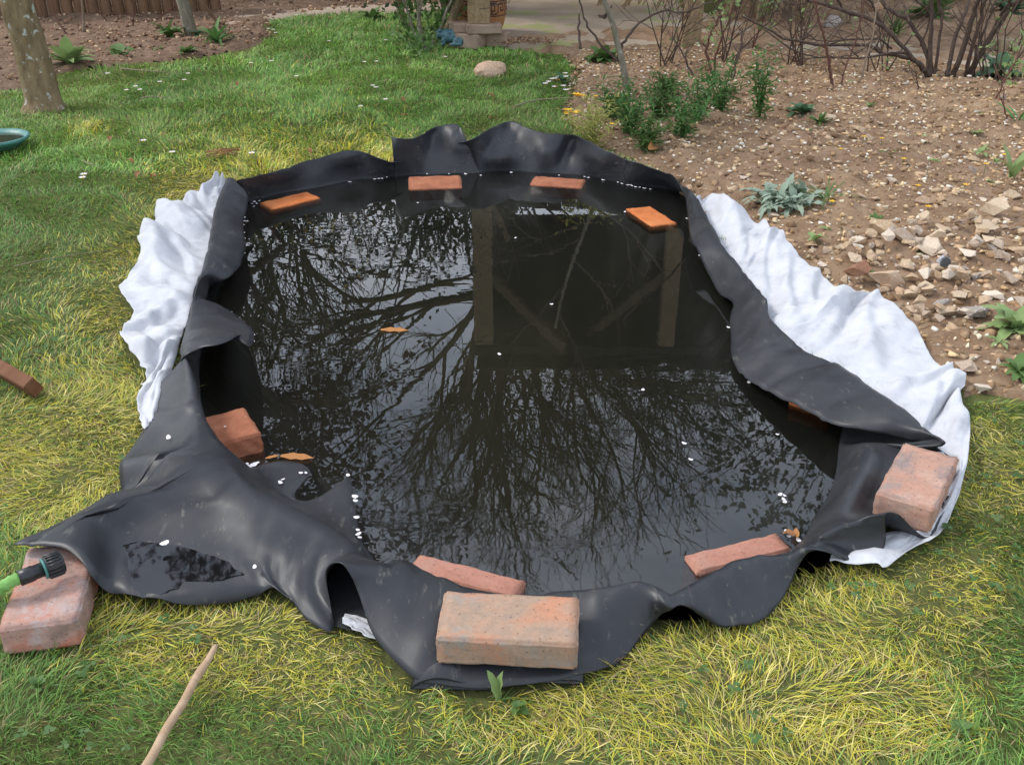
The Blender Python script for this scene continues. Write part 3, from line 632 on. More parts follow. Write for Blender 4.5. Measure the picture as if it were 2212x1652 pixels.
# ------------------------------------------------------------ fleece underlay
V = []; F = []
def strip(OUT, IN, seed, amp, zi=.006):
    global V, F
    IN = [(u-(38 if 640 < v < 1000 and u > 1600 else 24 if 440 < v < 641 and u > 1490 else 0), v+(14 if 640 < v < 1000 and u > 1600 else 6 if 440 < v < 641 and u > 1490 else 0)) for u, v in IN]
    o = np.array([at(u, v, .012) for u, v in OUT]); i = np.array([at(u, v, zi) for u, v in IN])
    o = catmull(o, 7); i = catmull(i, 7); n = min(len(o), len(i)); K = 24
    s = np.linspace(0, 1, n)
    rows = []
    for k in range(K+1):
        t = k/K; r = i[:n]*(1-t)+o[:n]*t
        ruff = (fbm(s*n*.057+seed+t*.8, s*0+t*1.2+seed, 3)-.42)
        tail = 1-.9*sstep(.62, .76, s) if len(OUT) > 50 else 1-.7*sstep(.8, .92, s)
        r[:, 2] += np.maximum(ruff, -.05)*amp*tail*(math.sin(math.pi*min(t*.72+.06, 1)))+.006*fbm(s*n*.29, s*0+t*6+seed, 2)
        ph = (s*n*.035+t*.35+fbm(s*n*.023+seed, s*0+t, 2)*3.0) % 1.0; tri = np.where(ph < .72, ph/.72, (1-ph)/.28)
        r[:, 2] += tri*(.006+.020*amp/.16)*math.sin(math.pi*min(t*.62+.05, 1))*tail
        r[:, 2] += (.5-np.abs(fbm(r[:, 0]*11+seed, r[:, 1]*11, 2)-.5)*5).clip(-.2, .5)*.007*math.sin(math.pi*min(t*.8+.05, 1))*tail
        r[:, 2] += (fbm(r[:, 0]*26+seed, r[:, 1]*26, 2)-.5)*.004*t
        r[:, :2] += ((fbm(s*n*.4+seed, s*0+3*seed, 3)-.5)*.010*t)[:, None]
        rows.append(r)
    R = np.stack(rows, 1); b = len(V) and sum(len(q) for q in V); V.append(R.reshape(-1, 3)); I = np.arange(n*(K+1)).reshape(n, K+1)+(b or 0)
    F += [(I[a, c], I[a+1, c], I[a+1, c+1], I[a, c+1]) for a in range(n-1) for c in range(K)]
strip(FL_R, FL_RI, 3.0, .10); strip(FL_L, FL_LI, 11.0, .16); strip(C1, C2, 1, .0)
fl = mk('fleece_underlay', np.concatenate(V), F, M['fleece'])
tag(fl, 'crumpled white fleece underlay showing beneath the edges of the black liner', 'fleece')
sm = fl.modifiers.new('thickness', 'SOLIDIFY'); sm.thickness = .002
sb = fl.modifiers.new('smooth', 'SUBSURF'); sb.levels = 1; sb.render_levels = 1

# ------------------------------------------------------------ bricks
def brick(name, x, y, yaw, ztop, mat, label, size=(.2, .1, .05), tilt=(0, 0), group='loose clay pavers round the pond', cat='brick'):
    bm = bmesh.new(); bmesh.ops.create_cube(bm, size=1)
    for v in bm.verts: v.co = Vector((v.co.x*size[0], v.co.y*size[1], v.co.z*size[2]))
    bmesh.ops.bevel(bm, geom=bm.edges[:], offset=.0035, segments=2, affect='EDGES')
    bmesh.ops.subdivide_edges(bm, edges=[e for e in bm.edges if e.calc_length() > .03], cuts=14, use_grid_fill=True)
    s = abs(hash((round(x, 3), round(y, 3))))
    sx = (x*37.7) % 50+5
    for v in bm.verts:
        a = v.co*1.0
        n = float(fbm(np.array([a.x*60+sx+a.z*55]), np.array([a.y*60+a.z*40+sx]), 3)[0])-.5
        v.co += v.normal*n*.0055
    me = bpy.data.meshes.new(name); bm.to_mesh(me); bm.free(); me.materials.append(mat)
    me.polygons.foreach_set('use_smooth', np.ones(len(me.polygons), bool))
    o = bpy.data.objects.new(name, me); COL.objects.link(o)
    o.location = (x, y, ztop-size[2]/2); o.rotation_euler = (tilt[0], tilt[1], yaw)
    return tag(o, label, cat, group)
brick('brick', -.004, 1.084, -.074, .080, M['brick_front'], 'weathered beige and orange brick lying on the near edge of the liner', (.202, .104, .05))
brick('brick', .737, 1.471, -.578+math.pi/2, .070, M['brick_right'], 'pink brick standing at the right corner of the liner beside the fleece', (.2, .1, .052))
brick('brick', -.723, 1.195, 0.2+math.pi/2, .052, M['brick_hose'], 'stained brick on the grass carrying the hose connector', (.2, .112, .052))
brick('brick', .175, 3.626, -.232, -.034, M['brick_red'], 'wet red brick at the back edge of the water, right of the folded liner panel', (.2, .1, .05), (.06, 0))
brick('brick', -.292, 3.60, .10, -.026, M['brick_red'], 'dusty pink brick tilted at the back edge of the water, below the square liner fold', (.2, .1, .05), (.22, 0))
brick('brick', -.803, 3.408, .728, -.0368, M['brick_wet'], 'orange brick just under water in the back left corner of the pond', (.2, .1, .03))
brick('brick', .48, 3.234, .346+math.pi/2, -.0372, M['brick_wet'], 'orange brick sunk under water in the back right of the pond', (.2, .1, .03))
p4 = at(1593, 1198, -.04)
brick('brick', p4[0], p4[1], .38, -.033, M['brick_pale'], 'long pink brick on its edge in the shallow water at the near right', (.195, .052, .1), (0, .03))
p5 = at(1008, 1250, -.03)
brick('brick', p5[0], p5[1], -.36, -.022, M['brick_pale'], 'half hidden pink brick in the water behind the front brick', (.2, .05, .1))
q = at(500, 921, .004)
brick('brick', q[0]-.012, q[1], .52, .004, M['brick_red'], 'red brick wet at its foot against the left wall of the liner', (.115, .125, .062))
q = at(1726, 880, -.05)
brick('brick', q[0]+.075, q[1]+.045, .9, -.03, M['brick_wet'], 'corner of a brick peeping out under the right liner flap', (.2, .1, .05))
# ------------------------------------------------------------ lawn grass
from mathutils.bvhtree import BVHTree
BV = BVHTree.FromPolygons([tuple(q) for q in V_LINER], [tuple(int(i) for i in f) for f in F_LINER])
def under_liner(x, y):
    r = np.zeros(len(x), bool); dn = Vector((0, 0, -1))
    for i in np.nonzero((y > 2.8) & (y < 4.3) & (np.abs(x) < 1.8))[0]:
        r[i] = any(BV.ray_cast(Vector((x[i], y[i]-o, 1)), dn)[0] is not None for o in (0, .03))
    return r
def in_lawn(x, y, m=.0):
    ex = inside(LIN, x, y) | ((y > 3.2) & (y < 4.3) & (np.abs(x) < 1.6) & (dist(LIN, x, y) < .022)) | inside(FLEECE_R, x, y) | inside(FLEECE_L, x, y)
    dn = .10*(fbm(x*5+2, y*5+7, 3)-.5)
    b = inside(BED, x+dn, y+dn*.7) | inside(PATIO, x, y) | inside(LBED, x+dn, y-dn)
    u, v = px(x, y)
    path = (v < 48) & (u < 620) | (v < 30) & (u < 1000)
    return ~ex & ~b & ~path
YB = [(330,700,230,1.1),(200,960,270,1.15),(120,1050,220,.9),(330,560,120,.8),(560,390,200,.75),(420,430,110,.9),(780,325,120,.5),(250,1330,200,.9),(500,1370,190,1.1),(700,1420,190,1.2),
      (1000,1550,180,.55),(1300,1520,200,1.1),(1550,1430,230,1.25),(1800,1330,230,1.25),(1500,1600,260,1.0),(1750,1560,250,.95),(2050,1250,170,1.0),(2140,1050,130,1.0),(2150,930,110,1.0),(1980,1500,180,.7),(190,283,38,.8),(870,350,60,.8),(1160,1600,150,.6),(1850,1600,150,.6)]
def yellowness(x, y):
    u, v = px(x, y); s = 0
    for a, b, r, k in YB:
        s = s+k*np.exp(-(((u-a)/r)**2+((v-b)/(r*.62))**2)*1.3)
    return np.clip(s, 0, 1.25)*(.55+.9*fbm(x*7+4, y*7+1, 3))
G1 = np.array([(.08,.175,.034),(.125,.25,.05),(.185,.30,.07),(.105,.195,.055)]); G2 = np.array([(.68,.60,.08),(.56,.54,.08),(.40,.46,.07),(.74,.66,.24)]); G3 = np.array([(.42,.33,.17),(.27,.18,.09)])
def grow(name, box, n, hl, wd, segs, label, lie=0.0, yk=1.0, dark=1.0):
    x = RNG.uniform(box[0], box[1], n); y = RNG.uniform(box[2], box[3], n)
    u, v = px(x, y); k = (u > -520) & (u < 2740) & (v < 2000)
    x, y = x[k], y[k]; k = in_lawn(x, y); x, y = x[k], y[k]; k = ~under_liner(x, y); x, y = x[k], y[k]
    dens = fbm(x*6+9, y*6, 3); k = RNG.random(len(x)) < .62+1.3*(dens-.3)+.2; x, y = x[k], y[k]; n = len(x)
    yl = yellowness(x, y)*yk; z = ground_h(x, y)-.006
    clump = fbm(x*3.1, y*3.1+8, 2)
    az = fbm(x*4+30, y*4, 2)*14+RNG.normal(0, .75, n)
    big = fbm(x*2.2+50, y*2.2+3, 3)
    L = RNG.uniform(*hl, n)*(.6+.9*clump)*(1+.35*np.clip(yl, 0, 1))
    e0 = np.radians(RNG.uniform(35, 88, n)-lie*35*np.clip(yl, 0, 1)); e1 = e0-np.radians(RNG.uniform(15, 95, n))
    wdt = wd*RNG.uniform(.55, 1.25, n)
    r = RNG.random(n); isy = r < np.clip(yl*.92, 0, .9)
    c = G1[RNG.integers(0, 4, n)]*(.72+.85*big)[:, None]*RNG.uniform(.7, 1.35, n)[:, None]
    c[:, 0] += .05*np.clip(fbm(x*1.7, y*1.7+20, 2)-.42, 0, 1)*1.5
    cy = G2[RNG.integers(0, 4, n)]*RNG.uniform(.65, 1.15, n)[:, None]
    c = np.where(isy[:, None], cy, c)
    br = RNG.random(n) < .07+.08*np.clip(yl, 0, 1); c = np.where(br[:, None], G3[RNG.integers(0, 2, n)], c)
    c = c*dark*np.array([1.02, .99, 1.0])  # tint brightened, most for the far lawn, to offset the shading there
    tt = np.linspace(0, 1, segs+1); P = np.zeros((n, segs+1, 3)); P[:, 0] = np.stack([x, y, z], 1)
    kink = RNG.normal(0, .35, n)
    for i in range(segs):
        e = e0+(e1-e0)*(tt[i]+tt[i+1])/2; e = np.maximum(e, np.where(P[:, i, 2] < z+.012, .12, -.6)); a = az+kink*tt[i]
        P[:, i+1] = P[:, i]+(L/segs)[:, None]*np.stack([np.cos(e)*np.cos(a), np.cos(e)*np.sin(a), np.sin(e)], 1)
    sd_ = np.stack([-np.sin(az), np.cos(az), RNG.normal(0, .35, n)], 1)
    tap = np.interp(tt, [0, .25, .7, 1], [.75, 1, .7, .08])
    O = sd_[:, None]*(wdt[:, None]*tap[None])[:, :, None]*.5
    V = np.stack([P-O, P+O], 2).reshape(-1, 3)
    b = (np.arange(n)*(segs+1)*2)[:, None, None]; k = (np.arange(segs)*2)[None, :, None]
    F = (b+k+np.array([0, 1, 3, 2])[None, None]).reshape(-1, 4)
    # roots darker, tips paler
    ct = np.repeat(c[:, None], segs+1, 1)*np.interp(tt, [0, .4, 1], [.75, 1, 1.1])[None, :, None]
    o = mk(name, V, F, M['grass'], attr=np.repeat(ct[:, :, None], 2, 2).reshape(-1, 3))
    return tag(o, label, 'grass', None, 'stuff')
grow('lawn_grass', (-2.1, 2.1, .5, 2.0), 310000, (.012, .032), .0016, 3, 'tangled green and yellow grass blades of the lawn nearest the camera', 1.0, 1.0, 1.12)
grow('lawn_grass', (-2.9, 2.9, 2.0, 3.6), 200000, (.014, .032), .0023, 3, 'green grass beside the pond turning yellow along the fleece', .8, 1.0, 1.15)
grow('lawn_grass', (-4.0, 1.0, 3.6, 5.6), 150000, (.02, .04), .0038, 2, 'green grass of the lawn behind the pond', 0, 1.0, 1.4)
grow('lawn_grass', (-5.0, .8, 5.6, 9.2), 130000, (.025, .05), .0058, 2, 'far green grass of the lawn by the mulched bed', 0, 1.0, 1.6)
# low clover and weeds among the blades
g = Geo()
for i in range(1500):
    x = random.uniform(-1.8, 1.8); y = random.uniform(.65, 2.2)
    u, v = px(x, y)
    if not (-50 < u < 2260 and v < 1720) or fbm(np.array([x*3+5]), np.array([y*3]), 2)[0] < .5: continue
    if not in_lawn(np.array([x]), np.array([y]))[0]: continue
    z = .008+random.random()*.012; r = random.uniform(.003, .0065); a0 = random.random()*6
    for k in range(3):
        a = a0+k*2.1; c = np.array([x+math.cos(a)*r, y+math.sin(a)*r, z]); q = [c+np.array([math.cos(b)*r*.85, math.sin(b)*r*.85, random.uniform(-.001, .002)]) for b in np.linspace(0, 2*math.pi, 6, endpoint=False)]
        t_ = random.choice([(.06,.13,.03),(.09,.18,.05),(.12,.20,.07)]); g.add(q, [(0,1,2,3,4,5)], t_)
tag(g.obj('clover', M['grass']), 'small clover leaves between the grass blades', 'clover', None, 'stuff')

# ------------------------------------------------------------ stones, clods
def stone_mesh(seed, n=16, rough=.12):
    r = np.random.default_rng(seed); p = r.normal(size=(n, 3)); p /= np.linalg.norm(p, axis=1)[:, None]
    p *= r.uniform(.75, 1.05, n)[:, None]; p *= np.array([1, r.uniform(.6, .9), r.uniform(.4, .7)])*.5
    bm = bmesh.new()
    for q in p: bm.verts.new(q)
    res = bmesh.ops.convex_hull(bm, input=bm.verts[:])
    bmesh.ops.delete(bm, geom=[v for v in bm.verts if not v.link_faces], context='VERTS')
    return bm
STONES = []
for s in range(14):
    bm = stone_mesh(s, 9+s % 5)
    bmesh.ops.bevel(bm, geom=bm.edges[:], offset=.016, segments=1, affect='EDGES')
    bmesh.ops.triangulate(bm, faces=bm.faces[:])
    bmesh.ops.subdivide_edges(bm, edges=[e for e in bm.edges if e.calc_length() > .22], cuts=1)
    r = np.random.default_rng(s+50)
    for v in bm.verts: v.co *= 1+r.normal(0, .035)
    me = bpy.data.meshes.new('stone'); bm.to_mesh(me); bm.free(); me.materials.append(M['stone']); STONES.append(me)
HULLS = []
for s in range(10):
    bm = stone_mesh(s+100, 9); bmesh.ops.triangulate(bm, faces=bm.faces[:]); bm.verts.ensure_lookup_table(); bm.verts.index_update()
    HULLS.append((np.array([v.co[:] for v in bm.verts]), [tuple(v.index for v in f.verts) for f in bm.faces])); bm.free()
def free_bed(x, y):
    return inside(BED, x, y) & ~inside(FLEECE_R, x, y) & ~inside(LIN, x, y) & ~inside(PATIO, x, y)
def bed_z(x, y):
    x = np.atleast_1d(x).astype(float); y = np.atleast_1d(y).astype(float)
    return bed_h(x, y, dist(BED, x, y))
def put_stone(x, y, s, label, group, up=.18, mesh=None, mat=None):
    me = mesh or random.choice(STONES)
    o = shared('stone', me, (x, y, float(bed_z(x, y)[0])+s*up), (random.uniform(-.4, .4), random.uniform(-.4, .4), random.uniform(0, 6.3)), (s, s, s*random.uniform(.75, 1.1)))
    if mat: o.data = me.copy(); o.data.materials[0] = mat
    return tag(o, label, 'stone', group)
cnt = 0
def rr_at(u0, u1, v0, v1): return at(random.uniform(u0, u1), random.uniform(v0, v1), .02)
# the heap beside the fleece
big = [(1905,505,85),(1958,530,90),(2010,540,75),(1850,560,60),(2120,590,70),(1925,600,110),(2070,600,60),(2005,618,70),(1990,655,60),(2110,670,75),(1965,685,55),(2125,505,60),(2140,470,75),(1990,450,40),(2180,605,60),(2150,640,60),(1755,515,45),(1900,540,50),(1780,560,40),(1830,590,45),(2085,560,55),(2200,545,60),(1960,575,45),(1880,620,55),(2045,660,60),(2205,670,50),(1935,640,40),(2100,540,45),(1985,500,40),(2040,520,40),(2190,500,35),(1845,525,45),(1880,520,40),(2150,560,40),(2070,640,45),(2180,430,50),(2090,480,40)]
for i, (u, v, s) in enumerate(big):
    p = at(u, v, .03); sc = s/((v+301)/1.05)*1.12
    put_stone(p[0], p[1], sc, 'large buff flint stone in the heap beside the fleece', 'large stones of the heap', .16); cnt += 1
for i in range(120):
    a = random.random()*6.28; r = random.random()**.6; u = 1990+260*r*math.cos(a); v = 585+115*r*math.sin(a)
    p = at(u, v, .03); x, y = p[:2]
    if not free_bed(np.array([x]), np.array([y]))[0]: continue
    put_stone(x, y, random.uniform(.025, .06), 'small broken flint stone in the heap beside the fleece', 'small stones of the heap', random.uniform(.1, .8)); cnt += 1
redchunk = rough_mat('red_sandstone', (.26, .12, .07), (.38, .20, .12), 16, .8, 60, .9, .004)
p = at(1850, 572, .06); o = put_stone(p[0], p[1], .10, 'reddish brown wedge of stone in the front of the heap', None, .45, STONES[4], redchunk); o.scale = (.105, .08, .07); o.rotation_euler = (.3, -.2, .5)
bf = rough_mat('black_flint_face', (.03, .032, .036), (.10, .105, .11), 9, .1, 60, .3, .001, .5)
p = at(2038, 562, .06)
fr_ = thing('split_flint', 'split flint with a glossy black face and a white rind, on top of the heap', 'stone', (p[0], p[1], p[2]))
rin = shared('rind', STONES[7].copy(), (0, 0, 0), (1.2, .1, .2), (.05, .045, .03), fr_); rin.data.materials[0] = M['white']
g = Geo(); a_ = np.linspace(0, 6.28, 9)[:-1]; rr_ = [.017,.015,.018,.016,.014,.018,.017,.015]
g.add([(r*math.cos(t), -.013, r*math.sin(t)) for r, t in zip(rr_, a_)]+[(r*.9*math.cos(t), -.018, r*.9*math.sin(t)) for r, t in zip(rr_, a_)], [tuple(range(8, 16))]+[(i, (i+1) % 8, 8+(i+1) % 8, 8+i) for i in range(8)])
g.obj('black_face', bf, fr_, False, (0, 0, 0))
tries = 0
while cnt < 292 and tries < 4000:
    tries += 1
    u = random.uniform(1240, 2300); v = 125+random.random()**.8*740
    p = at(u, v, .02); x, y = p[:2]
    if not free_bed(np.array([x]), np.array([y]))[0] or y > 6.5: continue
    s = random.choice([.022, .028, .034, .042, .052, .065])*(1.0+.25*(y > 4))
    put_stone(x, y, s, 'pale flint stone scattered on the bare soil of the bed', 'stones scattered on the bed', .15); cnt += 1
SOILC = np.array([(.33,.21,.12),(.42,.28,.165),(.21,.13,.07),(.50,.35,.22),(.27,.17,.095)]); PEB = np.array([(.72,.60,.42),(.60,.45,.27),(.80,.74,.62),(.52,.34,.18),(.70,.50,.28)])
def scatter(name, n, region, size, cols, label, cat, ok, zf, pw=1.6, emb=.15):
    V = []; T = []; Fs = []; b = 0
    hv = HULLS
    x = RNG.uniform(region[0], region[1], n*2); y = RNG.uniform(region[2], region[3], n*2)
    k = ok(x, y); u, v = px(x, y); k &= (u > -60) & (u < 2600); x, y = x[k][:n], y[k][:n]; z = zf(x, y)
    for i in range(len(x)):
        P, F = hv[i % 10]; s = size[0]+(size[1]-size[0])*RNG.random()**pw; a = RNG.random()*6.28; c, s_ = math.cos(a), math.sin(a)
        Q = P*s; Q = np.stack([Q[:, 0]*c-Q[:, 1]*s_, Q[:, 0]*s_+Q[:, 1]*c, Q[:, 2]*1.2], 1)+np.array([x[i], y[i], z[i]+s*emb])
        V.append(Q); Fs += [(f[0]+b, f[1]+b, f[2]+b) for f in F]; b += len(Q); T.append(np.tile(cols[RNG.integers(0, len(cols))]*RNG.uniform(.75, 1.25), (len(Q), 1)))
    o = mk(name, np.concatenate(V), np.array(Fs), M['tint'], None, False, None, np.concatenate(T)); return tag(o, label, cat, None, 'stuff')
scatter('soil_clods', 13000, (.1, 4.3, 1.9, 6.3), (.006, .055), SOILC, 'crumbly brown clods of soil covering the bed', 'soil', free_bed, lambda x, y: bed_z(x, y), 2.6, -.06)
scatter('pebbles', 9000, (.1, 4.3, 1.9, 6.3), (.006, .032), PEB, 'tiny pale stones in the bed soil', 'gravel', free_bed, lambda x, y: bed_z(x, y), 2.0)
MUL = np.array([(.26,.15,.09),(.42,.28,.17),(.14,.08,.05),(.50,.36,.23),(.32,.18,.11)])
scatter('bark_chips', 3600, (-4.6, 1, 5.2, 8.8), (.012, .045), MUL, 'brown bark chips and leaf litter in the back bed', 'mulch', lambda x, y: inside(LBED, x, y), lambda x, y: ground_h(x, y)+.02)
q = at(1130, 92, .04); 
scatter('leaf_litter', 420, (q[0]-.35, q[0]+.45, q[1]-.22, q[1]+.3), (.008, .035), MUL, 'drift of dead leaves on the patio beside the brick footing', 'leaf litter', lambda x, y: np.hypot((x-q[0])/.33, (y-q[1])/.17) < .5+.6*fbm(x*9, y*9, 2), lambda x, y: .05+0*x)

# ------------------------------------------------------------ leaves and plants
def leaf_mesh(name, L_, Wd, bend, mat, segs=5, fold=.25, wav=.0):
    V = []; z = 0; x = 0
    for i in range(segs+1):
        t = i/segs; e = .3-bend*t
        if i: x += L_/segs*math.cos(e); z += L_/segs*math.sin(e)
        wdd = Wd*.5*(math.sin(math.pi*min(1, .08+t*.92))**.75 if t < 1 else .03)
        wv = wav*math.sin(i*2.6)
        V += [(x, -wdd, z+wdd*fold+wv), (x, 0, z), (x, wdd, z+wdd*fold-wv)]
    F = [(3*i+j, 3*i+j+1, 3*i+j+4, 3*i+j+3) for i in range(segs) for j in (0, 1)]
    me = bpy.data.meshes.new(name); me.from_pydata(V, [], F); me.update(); me.materials.append(mat)
    me.polygons.foreach_set('use_smooth', np.ones(len(me.polygons), bool)); return me
def rosette(name, u, v, n, size, wr, mat, label, cat='plant', group=None, el=(.1, 1.2), bend=1.0, z=.02, wav=0.0, parts=True, sp=.06):
    p = at(u, v, z); t = thing(name, label, cat, tuple(p), group)
    mes = [leaf_mesh('leaf', 1, wr*k_, bend*b_, mat, 6, .3, wav) for k_, b_ in ((1, 1), (.8, 1.35), (1.15, .6))[:3 if n > 9 else 1]]
    if parts:
        for i in range(n):
            s = size*random.uniform(.65, 1.1); e = random.uniform(*el)*(1-.3*(i/n))
            shared('leaf', mes[i % len(mes)], (random.uniform(-1, 1)*size*sp, random.uniform(-1, 1)*size*sp, 0), (random.uniform(-.25, .25), -e, i*2.4+random.uniform(-.5, .5)), s, t)
    return t
def bush(name, base, stems, leafn, leafL, mat, label, cat, group=None, r=.1, h=.25, sm='twig', flowers=None, lw=.3, clump=.05):
    t = thing(name, label, cat, tuple(base), group); g = Geo(); tips = []
    for i in range(stems):
        a = random.random()*6.28; rr = random.random()**.5*r; n = 5
        end = np.array([math.cos(a)*rr, math.sin(a)*rr, h*random.uniform(.6, 1.05)])
        pts = [end*k/(n-1)*np.array([(k/(n-1))**.5 if k else 0]*2+[1])+np.array([random.uniform(-1, 1), random.uniform(-1, 1), 0])*.008*k for k in range(n)]
        g.tube(pts, np.linspace(.0035, .0015, n)*(h/.25)**.5, 5); tips += [p for p in pts[1:]]
    g.obj('stem', M[sm], t, True, (0, 0, 0))
    V = []; F = []
    for i in range(leafn):
        c = np.array(random.choice(tips))+np.array([random.gauss(0, 1) for _ in range(3)])*clump*.5
        c[2] = max(c[2], .01)
        a = random.random()*6.28; e = random.uniform(-.3, 1.1); Lf = leafL*random.uniform(.6, 1.15); d = np.array([math.cos(a)*math.cos(e), math.sin(a)*math.cos(e), math.sin(e)]); s = np.cross(d, [0, 0, 1]); s /= np.linalg.norm(s)+1e-6
        b = len(V); wv = Lf*lw*.5; V += [c, c+d*Lf*.45+s*wv+[0, 0, wv*.4], c+d*Lf-[0, 0, Lf*.15], c+d*Lf*.45-s*wv+[0, 0, wv*.4]]; F += [(b, b+1, b+2), (b, b+2, b+3)]
    mk('foliage', V, F, mat, t, False, (0, 0, 0))
    if flowers:
        fm, fn, fs = flowers; 
        for i in range(fn):
            c = np.array(tips[-1-4*(i % stems)] if len(tips) > 4*(i % stems) else tips[-1])+np.array([random.gauss(0, .006), random.gauss(0, .006), .012])
            flower_parts('flower', c, fs, fm, t)
    return t
def flower_parts(name, c, s, fm, parent, n=6):
    g = Geo()
    for k in range(n):
        a = k*2*math.pi/n; d = np.array([math.cos(a), math.sin(a), .35]); sd2 = np.array([-math.sin(a), math.cos(a), 0])
        g.add([c, c+d*s*.6+sd2*s*.32, c+d*s, c+d*s*.6-sd2*s*.32], [(0, 1, 2, 3)])
    return g.obj(name, fm, parent, False, (0, 0, 0))
def gz(u, v): return at(u, v, .02)

rosette('broad_leaf_plant', 150, 140, 20, .19, .36, M['g_light'], 'pale green plant with broad upright leaves beside the big tree trunk', el=(.35, 1.3), bend=.9)
rosette('crinkled_plant', 258, 120, 16, .11, .6, M['g_mid'], 'low dark crinkled plant just right of the pale broad-leaved one', wav=.05)
rosette('withered_plant', 365, 82, 14, .14, .5, M['g_mid'], 'half withered plant left of the second tree trunk', el=(.5, 1.4), wav=.06)
rosette('strap_leaf_clump', 470, 95, 26, .19, .13, M['g_dark'], 'clump of dark green strap leaves right of the second trunk', el=(.5, 1.3), bend=1.2)
rosette('small_leafy_plant', 405, 118, 12, .08, .6, M['g_mid'], 'small leafy plant at the foot of the second trunk', wav=.05)
rosette('round_leaf_plant', 425, 78, 8, .08, .8, M['g_blue'], 'bluish round-leaved plant touching the second trunk')
rosette('primrose', 805, 42, 14, .13, .45, M['g_mid'], 'green primrose clump by the far lawn edge left of the shrub', wav=.04)
rosette('seedling', 345, 112, 8, .06, .6, M['g_light'], 'light green seedling in the mulch between the two trunks')
rosette('dark_rosette', 1305, 132, 22, .15, .42, M['g_mid'], 'green leafy rosette at the patio corner beside the sapling', wav=.05)
rosette('low_weed', 1215, 165+10, 7, .06, .6, M['g_blue'], 'tiny round-leaved weed at the lawn edge by the daisies')
rosette('grey_leaf_mound', 1730, 248, 22, .085, .5, M['g_blue'], 'small blue-green mound in the middle of the bed', wav=.05)
rosette('feathery_weed', 1772, 268, 26, .075, .22, M['g_mid'], 'bright feathery weed right of the blue-green mound', el=(.2, 1.3))
for (u, v, n, s) in ((1698, 440, 150, .105),):
    rosette('lambs_ear', u, v, n, s, .20, M['g_grey'], 'felty grey-green lamb’s ear with curling leaves beside the fleece', el=(.2, 1.45), bend=1.7, wav=.05, sp=.75)
rosette('grass_tuft', 1780, 440, 70, .13, .03, M['g_mid'], 'tuft of fine green grass leaning out right of the grey felty plant', 'grass tuft', el=(.1, .9), bend=1.0)
rosette('green_seedling', 2195, 715, 14, .10, .5, M['g_light'], 'fresh green plant at the right edge of the bed by the heap', wav=.05, el=(.2, 1.2))
rosette('green_seedling', 2200, 805, 16, .06, .45, M['g_mid'], 'small green weed at the right edge just above the lawn', wav=.03)
rosette('tall_leaf_weed', 2185, 385, 5, .13, .3, M['g_light'], 'single upright light green leaf clump at the right edge of the bed', el=(.8, 1.3), bend=.4)
rosette('iris_leaves', 2200, 270, 9, .16, .08, M['g_dark'], 'dark blade-shaped leaves at the right edge behind the stones', el=(.6, 1.3), bend=.8)
rosette('dark_crinkled_plant', 2160, 168, 18, .16, .6, M['g_blue'], 'dark crinkled leaves at the right edge beside the log edging', wav=.05)
rosette('comfrey', 2010, 42, 34, .24, .28, M['g_mid'], 'bright green leafy clump behind the many-stemmed shrub', wav=.03, el=(.4, 1.4))
rosette('fine_grass_clump', 1935, 75, 60, .20, .035, M['g_mid'], 'fine grass clump behind the bare shrub', 'grass tuft', el=(.6, 1.4), bend=.9)
rosette('low_green_patch', 2180, 30, 20, .2, .35, M['g_blue'], 'grey-green low plant in the top right corner')
rosette('dandelion_leaves', 1080, 1512, 2, .055, .30, M['g_light'], 'pale jagged leaf standing up in the grass before the front brick', el=(1.1, 1.4), bend=.25, z=.0, wav=.03)
rosette('lawn_weed', 1120, 1530, 9, .018, .8, M['g_mid'], 'flat round-leaved weed in the lawn right of the jagged leaf', z=.006)
rosette('lawn_weed', 2075, 1575, 8, .02, .6, M['g_mid'], 'broad-leaved weed in the lawn at the bottom right', z=.01)
rosette('lawn_weed', 80, 1480, 10, .018, .6, M['g_mid'], 'leafy weed in the lawn below the hose brick', z=.006)
for i, (u, v) in enumerate([(1790, 500), (1890, 480), (2030, 450), (2090, 455), (1960, 400), (2120, 330), (1920, 340), (2060, 385), (2140, 395), (1830, 330), (1690, 350), (1760, 520), (1650, 330), (1880, 230), (1985, 300), (2110, 290), (1740, 290), (1610, 300), (1980, 545), (1870, 590), (2155, 740), (2120, 250), (2060, 215), (1840, 185), (1700, 180), (1590, 330), (2150, 350), (2020, 350), (1930, 315), (1560, 250)]):
    rosette('weed', u, v, 7, random.uniform(.03, .05), .4, random.choice([M['g_mid'], M['g_light']]), 'tiny green weed seedling growing in the bare soil', 'weed', 'weed seedlings in the bed', wav=.03)
wf = [(1640, 262, .30, .055, 'tall dark green wallflower with a few yellow blooms, right of the others', 1), (1505, 268, .20, .08, 'dense dark green wallflower in the middle of the bed edge', 0), (1558, 246, .20, .07, 'dark wallflower standing against the bare rose stems', 0),
      (1475, 305, .17, .06, 'dark green wallflower nearest the back right liner edge', 0), (1425, 262, .13, .05, 'small wallflower right of the sapling', 0), (1362, 300, .17, .06, 'sparse wallflower left of the sapling foot', 0), (1395, 330, .12, .06, 'low wallflower just behind the liner edge', 0), (1440, 215, .10, .04, 'little grey-green wallflower behind the row', 0), (1325, 262, .15, .05, 'leggy wallflower beside the yellow one', 0)]
for u, v, h, r, lab, fl_ in wf:
    bush('wallflower', gz(u, v), 9, 340, .046, M['g_dark'] if h > .13 else M['g_mid'], lab, 'wallflower', None, r*1.35, h*random.uniform(.95, 1.15), 'g_mid', (M['yellowp'], 3, .009) if fl_ else None, .22, .035)
